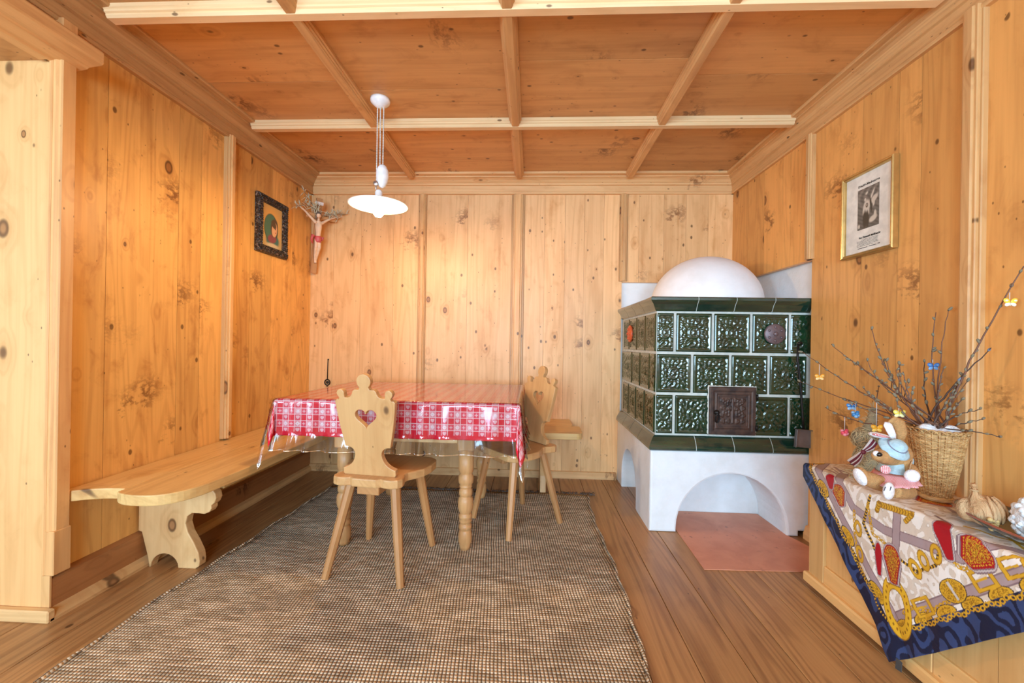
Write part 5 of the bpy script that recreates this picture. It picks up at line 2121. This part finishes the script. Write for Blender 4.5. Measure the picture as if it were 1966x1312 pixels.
# ears
m = MB()
m.tube([A(1728, 850, 0), A(1731, 832, 0), A(1726, 815, .0), A(1714, 807, -.004), A(1706, 812, -.008)], [pxm(6), pxm(10), pxm(11), pxm(8), pxm(4)], 14, flatten=.45)
m.build('ear', plush, rab)
m = MB()
m.tube([A(1716, 848, -.014), A(1714, 836, -.015), A(1709, 826, -.016), A(1704, 816, -.014), A(1703, 811, -.010)], [pxm(4), pxm(6), pxm(7), pxm(7), pxm(4)], 12, flatten=.4)
m.build('ear_lining', whitep, rab)
m = MB()
m.tube([A(1710, 841, 0), A(1695, 838, -.008), A(1680, 835, -.012), A(1671, 833, -.012)], [pxm(5), pxm(9), pxm(10), pxm(5)], 14, flatten=.5)
m.build('ear', whitep, rab)
k = NT('striped_pink_cotton')
x, y, z = k.xyz(k.obj())
stp = k.math('GREATER_THAN', k.math('SINE', k.math('MULTIPLY', k.math('ADD', x, k.math('MULTIPLY', y, .6)), 1500)), -.1)
k.bsdf(k.mix(stp, (.80, .62, .62), (.60, .08, .10)), .85)
pinks = k.m
m = MB()
m.tube([A(1706, 840, -.016), A(1694, 838, -.022), A(1682, 835, -.026), A(1676, 834, -.024)], [pxm(3), pxm(5), pxm(5), pxm(3)], 12, flatten=.5)
m.build('ear_lining', pinks, rab)
# clothes
m = MB()
m.tube([A(1724, 889, -.005), A(1722, 898, -.006), A(1718, 908, -.008), A(1716, 920, -.010)], [pxm(21), pxm(23), pxm(27), pxm(29)], 24, cap=False, flatten=1.0)
ob = m.build('shirt', bluec, rab)
s = ob.modifiers.new('t', 'SOLIDIFY')
s.thickness = .003
m = MB()
m.ball(A(1742, 884, .01), (pxm(7), .02, pxm(12)), 12, 8)
m.build('collar', bluec, rab)
m = MB()
n_ = 72
top, bot = A(1716, 905, -.014), A(1713, 926, -.045)
P = np.zeros((n_, 6, 3))
for i in range(n_):
    a = 2 * PI * i / n_
    for j in range(6):
        f_ = j / 5
        r_ = pxm(27) + f_ * pxm(10)
        w = 1 + .07 * f_ * math.sin(a * 14)
        P[i, j] = (top.x + (bot.x - top.x) * f_ + r_ * w * math.cos(a), top.y + (bot.y - top.y) * f_ + r_ * w * math.sin(a) * .95, top.z + (bot.z - top.z) * f_ + .006 * math.cos(a + .6) * f_)
m.grid(P[:, ::-1], closed_u=True)
ob = m.build('skirt', pinks, rab)
s = ob.modifiers.new('t', 'SOLIDIFY')
s.thickness = .002
m = MB()
Mh = frame_xf(A(1722, 858, -.046), (1, .05, -.14), (.06, 1, .95)) @ Matrix.Diagonal((.66, .72, .70, 1))
m.lathe([(0.0, .030), (.020, .029), (.034, .020), (.038, .004), (.042, -.001), (.060, -.010), (.068, -.018), (.066, -.021), (.050, -.012), (.038, -.006), (0, -.004)][::-1], (0, 0, 0), 36, Mh @ Matrix.Diagonal((1, .85, 1, 1)))
hat = m.build('hat', bluec, rab)
m = MB()
m.tube([Mh @ Vector((.040 * math.cos(q), .034 * math.sin(q), .004)) for q in np.linspace(0, 2 * PI, 40)], .0014, 5, cap=False)
m.build('hat_seam', flat('grey_seam', (.22, .20, .28), .8), hat)
m = MB()
m.ball(A(1700, 902, -.048), (pxm(8), .005, pxm(8)), 12, 8, Matrix.Rotation(R(-18), 4, 'Z'))
k = NT('red_gingham')
x, y, z = k.xyz(k.obj())
g1 = k.math('GREATER_THAN', k.math('SINE', k.math('MULTIPLY', x, 1500)), 0)
g2 = k.math('GREATER_THAN', k.math('SINE', k.math('MULTIPLY', z, 1500)), 0)
k.bsdf(k.mix(k.math('MULTIPLY', k.math('ADD', g1, g2), .5), (.82, .74, .72), (.60, .04, .05)), .85)
m.build('patch', k.m, rab)
m = MB()
m.tube([A(1746, 874, -.03), A(1752, 884, -.035), A(1747, 897, -.06), A(1746, 906, -.075)], .0018, 6)
m.build('hat_string', flat('tan_cord', (.60, .36, .18), .8), rab)

# ================================================================== STRAW FIGURE
hay = empty('straw_figure', (at(1665, 895, 1.70).x, 1.70, zt), 0, 'bundled straw figure with a striped ribbon bow behind the rabbit', 'straw figure')
straw = flat('dry_straw', (.60, .45, .24), .85, .3)
straw2 = flat('grey_hay', (.36, .28, .16), .9, .5, 200)
m = MB()
hb_ = at(1672, 872, 1.70)
hb_.z = zt + .068
hh2 = at(1660, 842, 1.70)
m.ball(hb_, (.058, .052, .064), 20, 14)
m.ball(hh2, (.042, .040, .040), 18, 12)
m.tube([hh2 + Vector((.012, 0, .03)), hh2 + Vector((.030, .004, .07)), hh2 + Vector((.034, .004, .115))], [.022, .018, .012], 12)
m.build('core', straw2, hay)
m = MB()
for c_, rad_, n_ in ((hb_, Vector((.058, .052, .064)), 330), (hh2, Vector((.042, .040, .040)), 190)):
    for i in range(n_):
        d = Vector((random.gauss(0, 1), random.gauss(0, 1), random.gauss(0, 1))).normalized()
        p = c_ + Vector((d.x * rad_.x, d.y * rad_.y, d.z * rad_.z))
        tg = d.cross(Vector((random.gauss(0, 1), random.gauss(0, 1), random.gauss(0, 1)))).normalized()
        L = random.uniform(.012, .026)
        q = [p - tg * L, p + d * .005, p + tg * L]
        for v_ in q:
            v_.z = max(v_.z, zt + .004)
        m.tube(q, .0009, 4)
for i in range(80):
    p = hh2 + Vector((.012, 0, .03)).lerp(Vector((.034, .004, .12)), random.random())
    d = Vector((random.gauss(0, .6), random.gauss(0, .6), random.gauss(.5, .6))).normalized()
    m.tube([p, p + d * random.uniform(.02, .035)], .0011, 4)
for i in range(40):
    a = random.uniform(2.2, 4.6)
    p = hb_ + Vector((math.cos(a) * random.uniform(.05, .09), math.sin(a) * .05, 0))
    p.z = zt + random.uniform(.005, .022)
    m.tube([p, p + Vector((random.uniform(-.03, .03), random.uniform(-.02, .02), random.uniform(-.003, .003)))], .0016, 4)
m.build('straw', straw, hay, kind='stuff')
k = NT('striped_ribbon')
x, y, z = k.xyz(k.attr('gco').outputs['Vector'])
b_ = k.math('FRACT', k.math('MULTIPLY', x, 1.0))
c = k.mix(k.math('GREATER_THAN', k.math('ABSOLUTE', k.math('SUBTRACT', b_, .5)), .30), (.16, .018, .035), (.70, .62, .58))
c = k.mix(k.math('LESS_THAN', k.math('ABSOLUTE', k.math('SUBTRACT', b_, .5)), .06), c, (.74, .68, .64))
k.bsdf(c, .5)
kn_ = at(1656, 868, 1.632)
m = MB()
for e_, wd in ((at(1681, 848, 1.628), 1), (at(1634, 891, 1.634), 1)):
    d = (e_ - kn_).normalized()
    sd = d.cross(Vector((0, 1, 0))).normalized()
    P = np.zeros((10, 9, 3))
    G = []
    for i in range(10):
        f_ = i / 9
        hw_ = .006 + .014 * math.sin(min(1, f_ * 1.1) * PI / 2)
        for j in range(9):
            w = (j / 8 - .5) * 2
            p = kn_.lerp(e_, f_) + sd * w * hw_ + Vector((0, -.008 * math.sin(f_ * PI) * (1 - .4 * w * w), 0))
            P[i, j] = tuple(p)
            G.append((j / 8 * .998, 0, f_))
    b0 = len(m.g)
    m.grid(P)
    m.g[b0:] = G
m.ball(kn_ + Vector((0, -.004, 0)), (.009, .007, .009), 10, 7)
ob = m.build('ribbon_bow', k.m, hay)
s = ob.modifiers.new('t', 'SOLIDIFY')
s.thickness = .0015

# ================================================================== PLATTER AND WHAT LIES ON IT
PX, PY, PZ = 1.386, 1.120, zt + .004
k = NT('dark_glazed_pottery')
x, y, z = k.xyz(k.obj())
rr = k.math('SQRT', k.math('ADD', k.math('MULTIPLY', k.math('DIVIDE', x, .125), k.math('DIVIDE', x, .125)), k.math('MULTIPLY', k.math('DIVIDE', y, .250), k.math('DIVIDE', y, .250))))
ang = k.math('ARCTAN2', y, x)
wvv = k.math('MULTIPLY_ADD', k.math('SINE', k.math('MULTIPLY', ang, 22)), .022, .86)
c = k.mix(k.ramp(k.noise(k.obj(), 18, 3), .4, .65), (.020, .016, .014), (.055, .038, .026))
c = k.mix(k.math('LESS_THAN', k.math('ABSOLUTE', k.math('SUBTRACT', rr, wvv)), .018), c, (.30, .40, .40))
c = k.mix(k.ramp(rr, .965, .985), c, (.36, .10, .055))
k.bsdf(c, .18, None, Specular_IOR_Level=.6, Coat_Weight=.4)
pl = empty('pottery_platter', (PX, PY, PZ), 0, 'dark oval pottery platter with a red brown rim on the chest', 'platter')
m = MB()
m.lathe([(0, 0), (.55, 0), (.60, .002), (.82, .016), (.98, .034), (1.0, .039), (.985, .041), (.95, .037), (.80, .022), (.60, .010), (.50, .008), (0, .008)], (PX, PY, PZ), 64, ell=(.125, .250))
m.build('dish', k.m, pl)
m = MB()
pc = at(1890, 992, 1.240)
pc.z = PZ + .052
m.ball(pc, (.036, .042, .044), 22, 16)
m.ball(pc + Vector((-.016, .030, -.008)), (.026, .024, .036), 16, 12)
m.tube([pc + Vector((-.014, .010, .030)), pc + Vector((-.018, .010, .050)), pc + Vector((-.020, .010, .062)), pc + Vector((-.024, .010, .076))], [.018, .008, .006, .010], 12)
pouch = empty('cloth_pouch', pc - Vector((0, 0, .05)), 0, 'tan gathered cloth pouch tied at its neck lying on the dark platter', 'pouch')
k = NT('tan_gauze')
v = k.obj()
k.bsdf(k.mix(k.ramp(k.noise(v, 20, 3), .35, .7), (.62, .38, .19), (.50, .27, .115)), .85, k.bump(k.noise(k.scale(v, (1, 1, .4)), 32, 4, .6, .8), .9, .02))
remesh(m.build('sack', k.m, pouch), .004, 6)
m = MB()
for i in range(3):
    P = []
    for q in range(12):
        f_ = q / 11
        a = -2.2 + i * .55 + f_ * .35
        el = 1.25 - f_ * 1.75
        P.append(pc + Vector((.037 * math.cos(a) * math.cos(el), .043 * math.sin(a) * math.cos(el), .050 * math.sin(el))))
    m.tube(P, [.002 + .003 * math.sin(PI * q / 11) for q in range(12)], 8)
m.build('fold', k.m, pouch)
m = MB()
for i in range(14):
    m.ball(pc + Vector((-.016 + random.uniform(-.011, .011), -.037 + random.uniform(-.004, .004), -.020 + random.uniform(-.018, .016))), random.uniform(.004, .007), 8, 6)
m.build('straw_filling', flat('golden_straw', (.66, .42, .16), .7, .3), pouch)
m = MB()
m.tube([pc + Vector((-.019 + .008 * math.cos(q), .010 + .008 * math.sin(q), .056)) for q in np.linspace(0, 2 * PI, 14)], .0025, 6, cap=False)
m.build('tie', flat('raffia_tie', (.55, .36, .18), .8), pouch)
m = MB()
wc = at(1982, 1004, 1.150)
wc.z = PZ + .066
rs2 = random.Random(3)
m.ball(wc, (.034, .036, .050), 16, 12)
for i in range(70):
    d = Vector((rs2.gauss(0, 1), rs2.gauss(0, 1), rs2.gauss(0, 1))).normalized()
    m.ball(wc + Vector((d.x * .032, d.y * .034, d.z * .050)), rs2.uniform(.006, .011), 8, 6)
tag(m.build('woollen_ornament', flat('white_wool', (.80, .80, .80), .9, .4, 200)), 'white knobbly woollen lump standing on the platter by the tan pouch', 'ornament')
